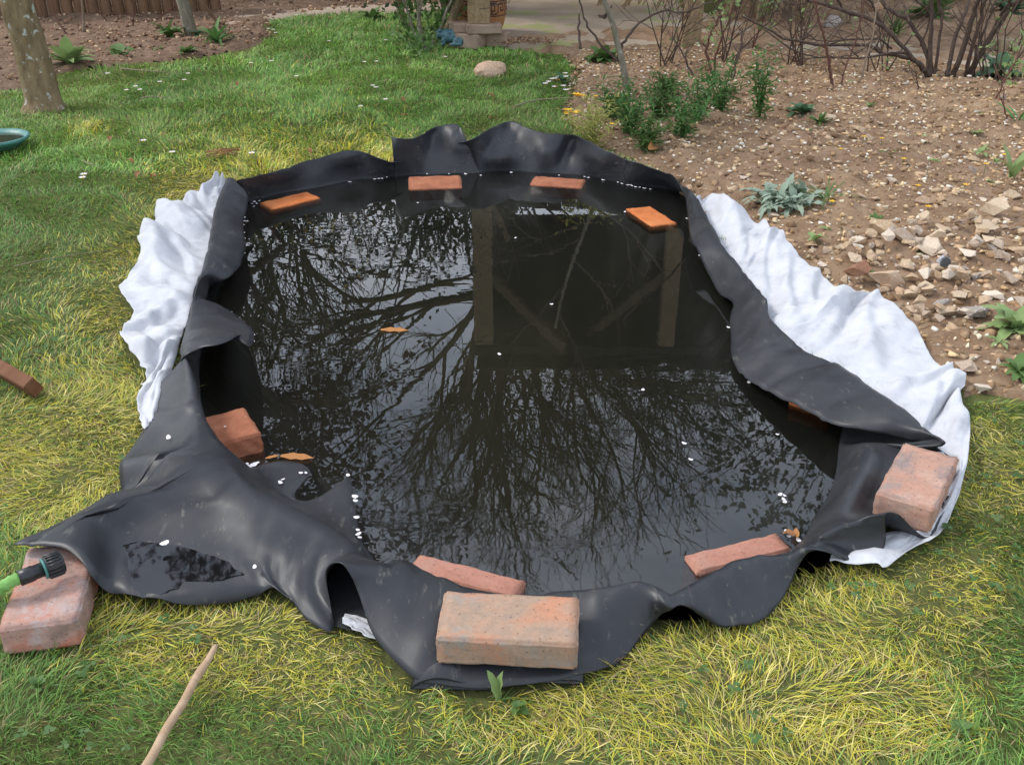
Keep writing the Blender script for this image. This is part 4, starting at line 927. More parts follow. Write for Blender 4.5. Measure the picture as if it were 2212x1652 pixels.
bush('yellow_wallflower', gz(1275, 318), 14, 520, .035, M['g_yel'], 'yellowing wallflower with orange-yellow flowers at the lawn edge', 'wallflower', None, .16, .18, 'g_yel', (M['yellowp'], 5, .012), .22, .05)
def bloom(u, v, Y, s, lab, mat='yellowp'):
    p = atY(u, v, Y); t = thing('flower_head', lab, 'flower', tuple(p))
    for k in range(5):
        flower_parts('petal_whorl', np.array([random.gauss(0, s*.5), random.gauss(0, s*.5), random.gauss(0, s*.3)]), s, M[mat], t)
yY = gz(1275, 318)[1]
bloom(1257, 209, yY+.25, .022, 'orange-yellow wallflower bloom at the tip of the bent twig'); bloom(1230, 241, yY+.1, .018, 'yellow bloom low on the left of the yellowing wallflower'); bloom(1247, 242, yY+.1, .008, 'small yellow bloom beside the lower left one')
for (u, v) in [(1815, 323), (1866, 296), (1952, 344), (1983, 402), (2086, 400), (2130, 355), (1797, 436), (2005, 447), (2170, 335), (1905, 300)]:
    p = at(u, v, .05); t = thing('yellow_flower', 'tiny yellow flower among the weeds of the bed', 'flower', tuple(p), 'tiny yellow flowers in the bed'); flower_parts('petals', np.zeros(3), .012, M['yellowp'], t); g = Geo(); g.tube([(0, 0, -.045), (0, 0, 0)], .0012, 4); g.obj('stem', M['g_mid'], t, True, (0, 0, 0))

# ------------------------------------------------------------ daisies, petals, fallen leaves
def disc_flower(u, v, s, label, group, z=.03):
    p = at(u, v, z); t = thing('daisy', label, 'daisy', tuple(p), group)
    flower_parts('petals', np.zeros(3), s, M['white'], t, 8); g = Geo(); g.lathe([(0, .004), (s*.25, .003), (s*.3, 0)], k=8); g.obj('flower_eye', M['yellowp'], t, True, (0, 0, 0))
for u, v in [(1178,182),(1185,178),(1192,172),(1199,171),(1206,168),(1221,160),(1222,167),(1198,189),(1217,187),(1222,196)]: disc_flower(u, v, .017, 'white daisy in the cluster near the soil bed', 'daisies in the cluster near the bed')
for u, v in [(805,186),(812,190),(779,231),(833,216),(293,188),(273,196),(302,195),(345,178),(406,160),(398,174),(580,63),(590,65),(595,72),(833,88),(542,137),(586,133),(640,166),(640,34),(711,90),(372,330),(181,378),(178,385),(310,305),(544,332),(232,160),(787,135),(813,134),(962,124)]:
    disc_flower(u, v, .014, 'white daisy scattered in the open lawn', 'daisies scattered in the lawn')
bm = bmesh.new(); bmesh.ops.create_circle(bm, cap_ends=True, radius=1, segments=9)
for v in bm.verts: v.co.x *= .75; v.co.z = .25*(v.co.y**2); v.co.x += .12*v.co.y
pm = bpy.data.meshes.new('petal'); bm.to_mesh(pm); bm.free(); pm.materials.append(M['white'])
def petal(u, v, z, s, lab, grp):
    p = at(u, v, z); o = shared('petal', pm, tuple(p), (0, 0, random.random()*6), s*random.uniform(.7, 1.2)); o.scale.x *= random.uniform(.7, 1.1); return tag(o, lab, 'petal', grp)
for u, v in [(545,440),(550,436),(555,440),(560,434),(548,446),(527,470),(533,478),(527,478),(527,486),(527,503),(528,515),(530,531),(527,547),(497,676),(547,724),(548,737)]: petal(u, v, W+.004, .0065, 'white petal floating against the left wall of the liner', 'petals along the left waterline')
for u, v in [(756,391),(809,385),(818,384),(826,384),(836,381),(853,375),(923,374),(970,374),(1006,374),(1039,377),(1105,371),(1207,377),(1263,380),(1270,382),(1303,387),(1335,392),(1344,395),(1355,398),(1361,398),(1366,400),(1373,402),(1381,403),(1392,405),(1405,407)]: petal(u, v+2, W+.004, .0072, 'white petal caught along the back waterline', 'petals along the back waterline')
for u, v in [(1478,957),(1492,992),(1679,938),(1685,1068),(1695,1070),(1693,1078),(1695,1084),(1700,1148),(1708,1153),(1704,1158),(1725,1166),(1618,826),(1574,707),(1512,552),(1389,842),(1079,765),(1113,514),(1191,657),(1484,472),(1350,458),(902,438),(1620,824),(650,1021),(611,1035),(606,1042),(661,1021)]: petal(u, v, W+.004, .0058, 'white petal floating on the open water', 'petals on open water')
for u, v in [(508,1016),(516,1012),(524,1006),(531,1003),(540,1007),(553,1000),(548,1004),(521,1017)]: petal(u, v, W+.006, .0062, 'white petal gathered at the foot of the left brick', 'petals by the left brick')
for u, v in [(752,1026),(767,1072),(768,1081),(770,1117),(773,1144),(774,1153),(777,1160)]: petal(u, v, W+.012, .0062, 'white petal stuck along the near left liner ridge', 'petals on the near left ridge')
petal(364, 945, .052, .008, 'lone white petal on the upper left flap', None); petal(355, 1173, .045, .0068, 'white petal at the top of the puddle', None); petal(550, 1224, .045, .0068, 'white petal right of the puddle', None)
petal(486, 921, .01, .004, 'white petal on the left brick', None)
lfm = leaf_mesh('fallen_leaf', 1, .5, 1.2, M['orangeleaf'], 5, .5, .05); lfb = leaf_mesh('fallen_leaf', 1, .55, 1.4, M['brownleaf'], 5, .6, .06)
lff = leaf_mesh('fallen_leaf', 1, .34, .1, M['orangeleaf'], 6, .06, .02)
def fallen(u, v, z, s, lab, me=lfb, rz=None, grp=None, rx=0):
    p = at(u, v, z); return tag(shared('fallen_leaf', me, tuple(p), (rx, -.2 if me is not lff else .27, rz if rz is not None else random.random()*6), s), lab, 'leaf', grp)
fallen(1400, 322, .05, .075, 'curled orange dead leaf at the bed edge behind the liner', lfm, .8, None, .9)
fallen(606, 984, W+.006, .07, 'long orange leaf floating by the left brick', lff, -.08); fallen(573, 990, W+.006, .03, 'small orange leaf fragment right of the left brick', lff, .5)
fallen(1722, 1160, W+.010, .03, 'orange leaf scrap at the near right waterline', lff, 1.4); fallen(1715, 1158, W+.012, .03, 'brown scrap among the petals at the near right', lfb, 2.4)
for u, v in [(238,296),(275,346),(302,372),(335,381),(665,323),(1210,175),(1207,188),(870,250),(865,213),(1056,255),(1055,205),(718,40),(510,178)]: fallen(u, v, .03, .038, 'curled brown leaf lying in the lawn', lfb, None, 'brown leaves on the lawn')
fallen(822, 712, W+.003, .075, 'pale brown leaf floating in the middle of the pond', lff, .0)
fallen(1738, 430, .03, .03, 'red-brown leaf scrap in the bed', lfb)
def twig(pts, r, lab, mat='paletwig'):
    g = Geo(); P = catmull(np.array([at(*p) for p in pts]), 4); g.tube(P, np.linspace(r, r*.5, len(P)), 5); return tag(g.obj('fallen_twig', M[mat]), lab, 'twig')
twig([(1107,232,.02),(1150,218,.03),(1200,213,.04),(1255,210,.10)], .004, 'thin pale bent twig lying in the grass beside the yellow bloom')
twig([(262,148,.02),(300,152,.025),(355,156,.02)], .004, 'short twig on the lawn in front of the mulched bed'); twig([(305,213,.025),(325,209,.03),(360,211,.025)], .004, 'pale short twig in the lawn right of the big trunk')
twig([(173,345,.02),(190,353,.03),(215,360,.02)], .003, 'thin pale straw in the lawn right of the bird bath'); twig([(30,575,.02),(100,560,.03),(230,540,.02)], .0018, 'long pale straw in the lawn left of the fleece')
g = Geo(); 
for k in range(16):
    a = at(455+random.uniform(-14, 14), 334+random.uniform(-8, 8), .028); b = at(510+random.uniform(-22, 12), 326+random.uniform(-10, 10), .035); g.tube([a, (a+b)/2+[0, random.uniform(-.01, .01), .006], b], .0014, 4)
tag(g.obj('straw_wisp', M['brownleaf']), 'wisp of dry brown straw on the lawn behind the pond', 'straw')

# ------------------------------------------------------------ rock, frog, bird bath, stick, timber, hose
bm = bmesh.new(); bmesh.ops.create_icosphere(bm, subdivisions=4, radius=.5)
for v in bm.verts:
    c = v.co; n = fbm(np.array([c.x*3+9+c.z*2]), np.array([c.y*3+c.z*2.4]), 4)[0]
    n2_ = fbm(np.array([c.x*8+3+c.z*6]), np.array([c.y*8+c.z*5]), 3)[0]
    v.co = Vector((c.x*1.0, c.y*.7, max(c.z, -.25)*.62))*(.72+.55*n+.22*n2_)
me = bpy.data.meshes.new('rock'); bm.to_mesh(me); bm.free(); me.materials.append(M['rock']); me.polygons.foreach_set('use_smooth', np.ones(len(me.polygons), bool))
p = at(1060, 160, .02); tag(shared('rock', me, (p[0], p[1], .03), (0, 0, .2), .155), 'lumpy pinkish beige rock alone on the lawn behind the pond', 'rock')

p = at(975, 106, .0); fg = thing('frog_ornament', 'blue-green ceramic frog crouching at the foot of the shrub', 'ornament', (p[0], p[1], .03), None, .0)
def blob(parts, name, mat, parent, sub=3):
    bm = bmesh.new()
    for c, r in parts:
        b2 = bmesh.ops.create_icosphere(bm, subdivisions=sub, radius=1)
        for v in b2['verts']: v.co = Vector((v.co.x*r[0]+c[0], v.co.y*r[1]+c[1], v.co.z*r[2]+c[2]))
    me = bpy.data.meshes.new(name); bm.to_mesh(me); bm.free(); me.materials.append(mat); me.polygons.foreach_set('use_smooth', np.ones(len(me.polygons), bool))
    o = bpy.data.objects.new(name, me); COL.objects.link(o); o.parent = parent
    m = o.modifiers.new('join', 'REMESH'); m.mode = 'VOXEL'; m.voxel_size = .004; m.use_smooth_shade = True
    return o
blob([((0, 0, .045), (.075, .05, .042)), ((-.06, 0, .055), (.045, .042, .03)), ((.05, 0, .03), (.05, .055, .03)), ((-.02, 0, .06), (.06, .04, .03))], 'body', M['frog'], fg)
for s in (-1, 1):
    blob([((.055, s*.055, .025), (.045, .02, .025)), ((.03, s*.07, .008), (.04, .014, .01))], 'hind_leg', M['frog'], fg)
    blob([((-.045, s*.045, .02), (.014, .014, .028)), ((-.06, s*.05, .006), (.022, .014, .007))], 'front_leg', M['frog'], fg)
    o = blob([((-.068, s*.024, .083), (.013, .013, .013))], 'eye', M['frog'], fg, 2)

p = at(-16, 303, .045); bb = thing('bird_bath', 'round teal dish full of water lying on the lawn at the left edge', 'bird bath', (p[0], p[1], .0))
g = Geo(); R_ = .138; g.lathe([(0, .012), (.07, .012), (.10, .025), (R_-.015, .046), (R_-.004, .055), (R_+.004, .053), (R_+.002, .044), (R_-.012, .034), (.09, .008), (.06, .0), (0, .0)], (0, 0, .006), 56); g.obj('dish', M['teal'], bb, True, (0, 0, 0))
g = Geo(); g.lathe([(0, .047), (R_-.018, .047)], k=40)
dw = NT('dish_water'); dw.base((.05, .06, .04), .03, .5)
g.obj('water_surface', dw.m, bb, True, (0, 0, 0))

g = Geo(); h0_, h1_ = at(466,1394,.028), at(244,1775,.028); P = np.array([h0_+(h1_-h0_)*k/30+np.array([.001*math.sin(k*.7), 0, 0]) for k in range(31)])
rad = np.interp(np.linspace(0, 1, len(P)), [0, .02, .10, .16, .22, 1], [.0035, .0046, .0048, .0066, .006, .0064]); g.tube(P, rad, 12)
tag(g.obj('wooden_handle', M['stick']), 'worn round wooden tool handle lying in the grass at the bottom left', 'tool handle')
a = at(74, 838, .03); b = at(-150, 712, .06); dd_ = (b-a); L_ = np.linalg.norm(dd_); dd_ /= L_; sx_ = np.cross(dd_, [0, 0, 1]); sx_ /= np.linalg.norm(sx_); up_ = np.cross(sx_, dd_)
bm = bmesh.new(); bmesh.ops.create_cube(bm, size=1)
for v in bm.verts: v.co = Vector((v.co.x*L_, v.co.y*.030, v.co.z*.042))
bmesh.ops.bevel(bm, geom=bm.edges[:], offset=.002, segments=2, affect='EDGES')
me = bpy.data.meshes.new('timber'); bm.to_mesh(me); bm.free(); me.materials.append(M['timber'])
o = bpy.data.objects.new('timber_batten', me); COL.objects.link(o); Rm = Matrix((tuple(dd_), tuple(sx_), tuple(up_))).transposed().to_4x4(); Rm.translation = Vector((a+b)/2); o.matrix_world = Rm@Matrix.Rotation(.5, 4, 'X')
tag(o, 'reddish brown timber batten jutting in from the left edge over the grass', 'timber')

h0 = at(6, 1263, .085); h1 = at(136, 1212, .085); ax = (h1-h0); HL = np.linalg.norm(ax); ax /= HL
hc = thing('hose_connector', 'black plastic hose connector resting on the stained brick', 'hose connector', tuple(h1))
def along(t): return h0+(h1-h0)*t
def prof_tube(g, ts, rs, k=24):
    g.tube([along(t) for t in ts], np.array(rs), k)
g = Geo(); prof_tube(g, [.26, .27, .50, .51, .66, .67], [.0105, .0125, .0125, .0115, .0115, .0105]); g.obj('barrel', M['blackpl'], hc)
g = Geo(); prof_tube(g, [.66, .665, .70, .705], [.0125, .0165, .0165, .0125]); g.obj('teal_ring', M['teal'], hc)
g = Geo(); prof_tube(g, [.70, .71, .98, 1.0, .995, .9], [.014, .0175, .0175, .0155, .0105, .0100]); g.obj('collar', M['blackpl'], hc)
s1 = np.cross(ax, [0, 0, 1]); s1 /= np.linalg.norm(s1); s2 = np.cross(s1, ax); g = Geo()
for k in range(20):
    a = k*math.pi/10; o_ = (s1*math.cos(a)+s2*math.sin(a)); c = (along(.73)+along(.96))/2+o_*.0178
    R3 = np.stack([ax, o_, np.cross(ax, o_)], 1); g.box(c, (HL*.23, .003, .0028), R3)
g.obj('grip_ribs', M['blackpl'], hc)
g = Geo(); P = catmull(np.array([along(.30), along(.12), at(-10, 1278, .07), at(-60, 1300, .045), at(-160, 1330, .02), at(-350, 1360, .012), at(-600, 1330, .012)]), 8)
rr2 = .0095*(1+.10*np.sin(np.arange(len(P))*1.9)); rr2[:2] = .010; g.tube(P, rr2, 12); tag(g.obj('garden_hose', M['hose']), 'bright green fabric hose entering at the left edge', 'hose')
# ------------------------------------------------------------ tree trunks, shrubs
def stemset(g, lines, Y0, r0, taper=.35, jit=.12, k=6, up=None):
    ends = []
    for ln in lines:
        n = len(ln); dy = random.uniform(-1, 1)*jit
        P = np.array([atY(u, v, Y0+dy*(i/(n-1))) for i, (u, v) in enumerate(ln)])
        if up:                                                # the part of the stem above the frame
            d = P[-1]-P[-2]; d /= np.linalg.norm(d); 
            q = P[-1]; ext = [P]
            for s in range(up): d = d+np.array([random.gauss(0, .15), random.gauss(0, .15), .12]); d /= np.linalg.norm(d); q = q+d*.28; ext.append(q[None])
            P = np.concatenate(ext)
        C_ = catmull(P, 4); C_ = C_+np.random.default_rng(len(C_)+n).normal(0, .0025, C_.shape); g.tube(C_, np.linspace(r0, r0*taper, len(C_)), k); ends.append(C_)
    return ends
ZMIN = 1.45
def tree_geo(g, p, d, L_, r, depth, maxd, kids=4, spread=.7, leafpts=None, minr=.004, grav=.0, ksides=(8, 6, 5, 4, 3, 3, 3)):
    n = 5; P = [np.array(p, float)]; d = np.array(d, float)
    for i in range(n-1):
        d = d+RNG.normal(0, .13, 3)+np.array([0, 0, grav]); d /= np.linalg.norm(d); P.append(P[-1]+d*L_/(n-1))
    if ZMIN and min(q[2] for q in P) < ZMIN and depth > 1: return
    r1 = max(r*.55, minr*.8); P = np.array(P); g.tube(P, np.linspace(max(r, minr), r1, n), ksides[min(depth, 6)], False)
    if leafpts is not None and depth >= maxd-1: leafpts += [q for q in P[1:]]
    if depth < maxd:
        for k in range(kids):
            t = .30+.70*(k+RNG.random()*.6)/kids; t = min(t, 1); i = int(t*(n-1)); i = min(i, n-2); q = P[i]+(P[i+1]-P[i])*(t*(n-1)-i)
            a = RNG.normal(0, 1, 3); a -= d*(a@d); a /= np.linalg.norm(a); nd = d*math.cos(spread)+a*math.sin(spread)*RNG.uniform(.7, 1.2); nd /= np.linalg.norm(nd)
            tree_geo(g, q, nd, L_*RNG.uniform(.52, .78), r*.52, depth+1, maxd, kids, spread, leafpts, minr, grav, ksides)
def leafcloud(name, pts, n, size, mat, parent, spread, base):
    pts = np.array(pts); k = RNG.integers(0, len(pts), n); c = pts[k]+RNG.normal(0, spread, (n, 3)); d = RNG.normal(0, 1, (n, 3)); d /= np.linalg.norm(d, axis=1)[:, None]
    s = np.cross(d, RNG.normal(0, 1, (n, 3))); s /= np.linalg.norm(s, axis=1)[:, None]; L_ = (size*RNG.uniform(.6, 1.2, n))[:, None]
    V = np.stack([c, c+d*L_*.5+s*L_*.28, c+d*L_, c+d*L_*.5-s*L_*.28], 1).reshape(-1, 3); F = np.arange(n*4).reshape(n, 4)
    return mk(name, V, F, mat, parent, False, base)
# the big trunk on the left: a purple-leaved plum whose crown hangs over the water's reflection
p = at(96, 232, 0); pt = thing('plum_tree', 'lichen-spotted tree trunk standing in the lawn at the left edge', 'tree', (p[0], p[1], 0)); Y0 = p[1]
g = Geo(); CL = [(99,245),(97,232),(94,210),(84,170),(72,120),(56,67),(42,30),(36,0),(10,-110),(-5,-220)]
C_ = catmull(np.array([atY(u, v, Y0) for u, v in CL]), 4); nn = len(C_); k_ = 28
rr3 = np.interp(np.linspace(0, 1, nn), [0, .1, .2, .4, 1], [.125, .100, .082, .074, .070])
g.tube(C_, rr3, k_)
vv = g.v[0]; 
for i in range(nn):
    a_ = np.arange(k_)*2*math.pi/k_; bumpy = 1+.07*np.sin(a_*3+i*.08)+.05*np.sin(a_*5-i*.2)+.05*(fbm(np.cos(a_)*2+5, np.sin(a_)*2+i*.25, 3)-.5)*2+(.18*np.abs(np.sin(a_*2.5+1)) if i < 6 else 0)*(1-i/6)
    s_ = slice(i*k_, (i+1)*k_); vv[s_] = C_[i]+(vv[s_]-C_[i])*bumpy[:, None]
g.obj('trunk', M['bark'], pt)
top = C_[-1]; g = Geo(); lp = []
for dr in [(.75, .1, .7), (.5, -.45, .8), (-.5, .2, .9), (.15, .6, .9), (-.2, -.5, .9), (.9, -.2, .45), (.85, .35, .6), (.5, -.3, 1.3), (.25, .2, 1.5), (.7, -.35, 1.0)]:
    d = np.array(dr)/np.linalg.norm(dr); tree_geo(g, top-[0, 0, .05], d, 1.3, .034, 1, 4, 4, .6, lp, .003)
g.obj('branches', M['twig'], pt); leafcloud('foliage', lp, 6500, .055, M['plum'], pt, .03, np.array(pt.location))
p = at(418, 84, 0); tt_ = thing('young_tree', 'slim grey-barked trunk in the mulched bed left of the strap leaves', 'tree', (p[0], p[1], 0)); g = Geo()
C_ = catmull(np.array([atY(u, v, p[1]) for u, v in [(420,95),(416,84),(407,50),(398,15),(393,0),(375,-80),(362,-180)]]), 4); g.tube(C_, np.linspace(.046, .034, len(C_)), 14); g.obj('trunk', M['bark2'], tt_)
g = Geo(); lp = []
for dr in [(.6, .1, .7), (-.5, -.3, .8), (.1, .6, .9), (.3, -.5, .9)]: d = np.array(dr)/np.linalg.norm(dr); tree_geo(g, C_[-1], d, 1.1, .026, 1, 4, 4, .6, lp, .004)
g.obj('branches', M['twig'], tt_)
g = Geo(); p2 = at(445, 90, 0); C_ = catmull(np.array([atY(u, v, p2[1]) for u, v in [(492,88),(476,60),(448,20),(430,0),(400,-40)]]), 4); t2 = None
g.tube(C_, np.linspace(.012, .008, len(C_)), 6)
tag(g.obj('leaning_stake', M['log']), 'thin brown stake leaning behind the slim trunk', 'stake')
# left bed thin stems
for i, ln in enumerate([[(183,72),(180,30),(176,0),(172,-60)], [(150,80),(122,40),(110,0),(100,-60)], [(240,55),(205,15),(185,0),(150,-40)], [(330,45),(370,20),(395,-10)], [(285,60),(290,20),(275,-10)]]):
    base = at(*ln[0], .01); g = Geo(); stemset(g, [ln], base[1], .011 if i == 0 else .006)
    tag(g.obj('dead_plant_stem', M['paletwig'] if i == 0 else M['redtwig']), ['pale upright stem in the mulch before the log fence', 'reddish thin stem right of the big trunk', 'dark thin stem leaning left before the log fence', 'thin stem leaning right before the log fence', 'short dark stem in the middle of the mulched bed'][i], 'stem')

ZMIN = 0
# sapling beside the patio
p = at(1358, 212, 0.0); sp = thing('sapling', 'slim lichened sapling with forking bare branches at the patio corner', 'sapling', (p[0], p[1], 0)); g = Geo()
tr_ = catmull(np.array([atY(u, v, p[1]) for u, v in [(1359,222),(1356,200),(1350,165),(1342,125),(1334,95),(1325,55),(1314,25),(1305,0),(1285,-70),(1262,-160),(1240,-260),(1225,-380)]]), 4)
g.tube(tr_, np.linspace(.0195, .007, len(tr_)), 9); g.obj('trunk', M['bark2'], sp)
g = Geo(); e_ = stemset(g, [[(1336,131),(1322,120),(1297,97),(1270,58),(1257,20),(1252,0),(1245,-30)], [(1341,105),(1352,85),(1362,72),(1390,43),(1433,23),(1474,28),(1500,18),(1540,4)], [(1254,107),(1250,60),(1252,30)], [(1306,35),(1318,18),(1322,12)], [(1308,38),(1298,36),(1293,34)]], p[1], .0075, .45, .1)
for q, dr in [(tr_[-16], (.8, -.1, .5)), (tr_[-12], (-.8, .1, .6)), (tr_[-9], (.7, .2, .7)), (tr_[-6], (-.6, -.2, .7)), (tr_[-3], (.4, .2, .9)), (tr_[-14], (-.7, -.3, .4))]:
    tree_geo(g, q, np.array(dr)/np.linalg.norm(dr), .5, .007, 1, 3, 3, .6, None, .0022)
g.obj('branches', M['twig'], sp)

# climbing shrub left of the brick footing
p = at(925, 108, 0); cs = thing('climbing_shrub', 'tangled climber with lichened stems and green leaves left of the post', 'shrub', (p[0], p[1], 0)); g = Geo()
stemset(g, [[(918,110),(905,60),(902,0),(900,-60)], [(920,112),(895,68),(880,25),(872,0)], [(924,110),(944,80),(966,20),(976,0),(985,-40)], [(922,112),(912,70),(906,30),(915,0)]], p[1], .009, .6, .1, 6, 3)
g.obj('stem', M['bark2'], cs)
g = Geo(); stemset(g, [[(955,85),(973,52),(986,18),(994,0),(1000,-50)]], p[1]+.15, .030, .75, .05, 8, 3); stemset(g, [[(880,60),(868,30),(860,0),(850,-50)]], p[1]+.9, .03, .7, .1, 8, 3) if 0 else None
g.obj('old_stem', M['bark'], cs)
g = Geo(); stemset(g, [[(880,60),(868,30),(860,0),(850,-50)]], p[1]+.9, .03, .7, .1, 8, 3); g.obj('old_stem', M['bark'], cs)
lp = [atY(random.gauss(925, 38), random.uniform(-80, 95), p[1]+random.uniform(.05, .45)) for i in range(60)]
lp = [q for q in lp if q[2] > .02]+[at(random.uniform(885, 940), random.uniform(78, 104), random.uniform(.02, .09)) for _ in range(16)]
leafcloud('foliage', lp, 950, .045, M['g_mid'], cs, .035, np.array(cs.location))
lp = [atY(random.gauss(900, 60), random.uniform(-420, -60), p[1]+random.uniform(-.3, .6)) for i in range(80)]
leafcloud('upper_foliage', lp, 2600, .05, M['evergreen'], cs, .12, np.array(cs.location))

# many-stemmed shrub on the right
p = at(2030, 176, 0); ms_ = thing('dogwood', 'large many-stemmed bare shrub at the right of the bed', 'shrub', (p[0], p[1], 0)); Yd = p[1]
Z3 = lambda L_: [(1475+a/3, b/3) for a, b in L_]
for i, (ln, r) in enumerate([([(1600,520),(1570,470),(1500,395),(1400,362),(1300,350),(1180,290),(930,295),(700,262),(550,190),(380,100)], .013), ([(1610,510),(1595,420),(1560,300),(1470,150),(1400,100),(1330,60),(1290,0)], .013), ([(1600,500),(1560,440),(1480,370),(1300,180),(1050,70),(870,20),(780,-20)], .012),
        ([(1615,520),(1605,420),(1600,300),(1612,100),(1605,0)], .014), ([(1630,510),(1640,430),(1660,250),(1680,100),(1660,0)], .009), ([(1710,500),(1725,430),(1760,250),(1830,80),(1850,0)], .013), ([(1745,500),(1775,430),(1820,300),(1880,100),(1915,0)], .016),
        ([(1835,530),(1845,430),(1875,300),(1930,120),(1960,0)], .012), ([(1850,520),(1900,400),(2000,230),(2120,60),(2190,0)], .017), ([(1860,525),(1940,330),(2060,100),(2110,30),(2150,-30)], .010), ([(1540,410),(1450,352),(1350,345),(1200,372),(930,372),(750,340),(520,190)], .008),
        ([(1350,320),(1290,260),(1180,250),(1000,265),(860,262),(740,230)], .006), ([(1930,540),(1950,400),(1960,300)], .006), ([(1880,520),(1900,330),(1930,250),(1990,100),(2030,0)], .008), ([(1300,180),(1240,60),(1200,-40)], .006), ([(1050,70),(980,-40)], .006), ([(1545,300),(1600,100),(1500,-20)], .005), ([(1470,150),(1440,60),(1425,-20)], .006)]):
    g = Geo(); en = stemset(g, [Z3(ln)], Yd, r, .42, .22, 7, 4 if ln[-1][1] <= 0 else None)
    rnd = random.Random(i)
    for _ in range(4):                                        # side twigs
        c = en[0]; q = c[rnd.randrange(len(c)//3, len(c)-2)]; d = np.array([rnd.uniform(-1, 1), rnd.uniform(-.5, .5), rnd.uniform(-.1, 1)]); d /= np.linalg.norm(d)
        g.tube(np.array([q, q+d*.08, q+d*.15+[0, 0, .02], q+d*.24+[rnd.uniform(-.03, .03), 0, .05]]), [.0035, .003, .0022, .0012], 4)
    g.obj('stem', M['twig'], ms_)
lp = [np.array([p[0]+random.gauss(-.25, .55), p[1]+random.gauss(-.2, .4), random.uniform(1.75, 2.7)]) for _ in range(110)]
leafcloud('upper_foliage', lp, 1900, .06, M['evergreen'], ms_, .07, np.array(ms_.location))
g = Geo()
for q in lp[::2]: g.tube(np.array([[p[0]-.1+random.gauss(0, .1), p[1], 1.4], (q+[p[0], p[1], 1.6])/2, q]), [.007, .005, .003], 4)
g.obj('upper_branches', M['twig'], ms_)
# roses and other bare stems, each its own
rs = [([(980,612),(965,520),(950,430),(935,340),(920,270),(900,190),(880,130),(868,60),(860,0)], .009, 'redtwig', 'reddish bare rose stem standing alone in the middle of the bed'), ([(1022,598),(1030,540),(1040,480),(1080,370),(1120,250),(1150,150),(1170,60),(1178,0)], .005, 'redtwig', 'thin dark rose stem right of the reddish one'),
      ([(1138,590),(1160,500),(1200,350),(1240,150),(1265,0)], .006, 'paletwig', 'pale straight stem left of the big bare shrub'), ([(190,500),(170,400),(150,330),(175,240),(200,180),(250,90),(290,0)], .009, 'redtwig', 'forked brown stem behind the dark wallflower'),
      ([(205,490),(215,380),(240,280),(290,150),(320,60),(332,0)], .007, 'redtwig', 'thin brown stem leaning right behind the wallflowers'), ([(302,530),(330,440),(360,350),(378,260),(380,190)], .007, 'twig', 'dark stem with cut tip behind the tall wallflower'), ([(322,545),(345,440),(370,320),(400,200)], .006, 'twig', 'dark cut stem right beside its twin'),
      ([(85,520),(40,440),(0,350),(-60,250)], .007, 'twig', 'dark stem leaning left by the patio'), ([(765,470),(742,420),(730,330),(728,200),(745,0)], .005, 'redtwig', 'thin reddish stem between patio edge and bed'), ([(455,345),(460,300),(478,240),(520,130),(552,40),(575,-20)], .007, 'redtwig', 'budding stem with tufts of new green leaves'),
      ([(2100,860),(2095,760),(2080,650),(2070,560),(2085,500)], .004, 'redtwig', 'thin red stem at the right edge of the bed'), ([(2005,690),(2050,600),(2100,500),(2160,380),(2230,250)], .005, 'redtwig', 'red-brown rose shoot leaning right at the right edge'), ([(1505,640),(1525,570),(1518,510),(1490,460),(1455,425)], .004, 'twig', 'thin bent stem in front of the big bare shrub'), ([(550,440),(640,410),(750,395),(900,372)], .004, 'twig', 'dark low branch lying across the bed')]
for ln, r, m_, lab in rs:
    P0 = at(1475+ln[0][0]/3, ln[0][1]/3, 0); g = Geo(); en = stemset(g, [Z3(ln)], P0[1], r, .5, .06, 6)[0]; rnd = random.Random(len(lab))
    for _ in range(4):
        q = en[rnd.randrange(len(en)//4, len(en)-1)]; d = np.array([rnd.uniform(-1, 1), 0.2, rnd.uniform(.2, 1)]); d /= np.linalg.norm(d); g.tube([q, q+d*.03, q+d*.07+[0, 0, .015]], [.0025, .002, .0012], 4)
    t = thing('rose_stem', lab, 'stem', tuple(P0)); g.obj('stem', M[m_], t)
    if 'new green' in lab or 'forked' in lab or 'red-brown' in lab:
        leafcloud('new_leaves', list(en[len(en)//2:]), 60, .035, M['g_light'], t, .025, P0)

# ------------------------------------------------------------ pergola, footing, pot, canes, edging
pc = at(1035, 60, .05); Yp = 7.15
def post_at(u, v, Y=None):
    q = at(u, v, .13); return q
q = at(1035, 49, .155); PX, PY = q[0], q[1]
pg = thing('pergola', 'timber pergola with square posts over the patio behind the pond', 'pergola', (PX, PY, 0))
def plank(name, a, b, wd, th, mat, parent, up=(0, 0, 1)):
    a = np.array(a, float); b = np.array(b, float); d = b-a; Ln = np.linalg.norm(d); d /= Ln; up = np.array(up, float)
    if abs(d@up) > .95: up = np.array([0, 1, 0.])
    s = np.cross(d, up); s /= np.linalg.norm(s); u_ = np.cross(s, d); g = Geo(); g.box((0, 0, 0), (Ln, wd, th)); o = g.obj(name, mat, parent, False, (0, 0, 0))
    Rm = Matrix((tuple(d), tuple(s), tuple(u_))).transposed().to_4x4(); Rm.translation = Vector((a+b)/2-(np.array(parent.location) if parent else 0)); o.matrix_local = Rm
    bevel(o, .004, 1); return o
q2 = at(1492, 88, .05); RX, RY = q2[0], q2[1]
tpz = 1.96
plank('post', (PX, PY, .155), (PX, PY, tpz), .135, .135, M['post'], pg); plank('post', (RX, RY, .0), (RX, RY, tpz), .11, .11, M['post'], pg)
plank('post', (PX-.1, 9.0, .0), (PX-.1, 9.0, tpz), .11, .11, M['post'], pg); plank('post', (RX+.9, 9.0, .0), (RX+.9, 9.0, tpz), .11, .11, M['post'], pg)
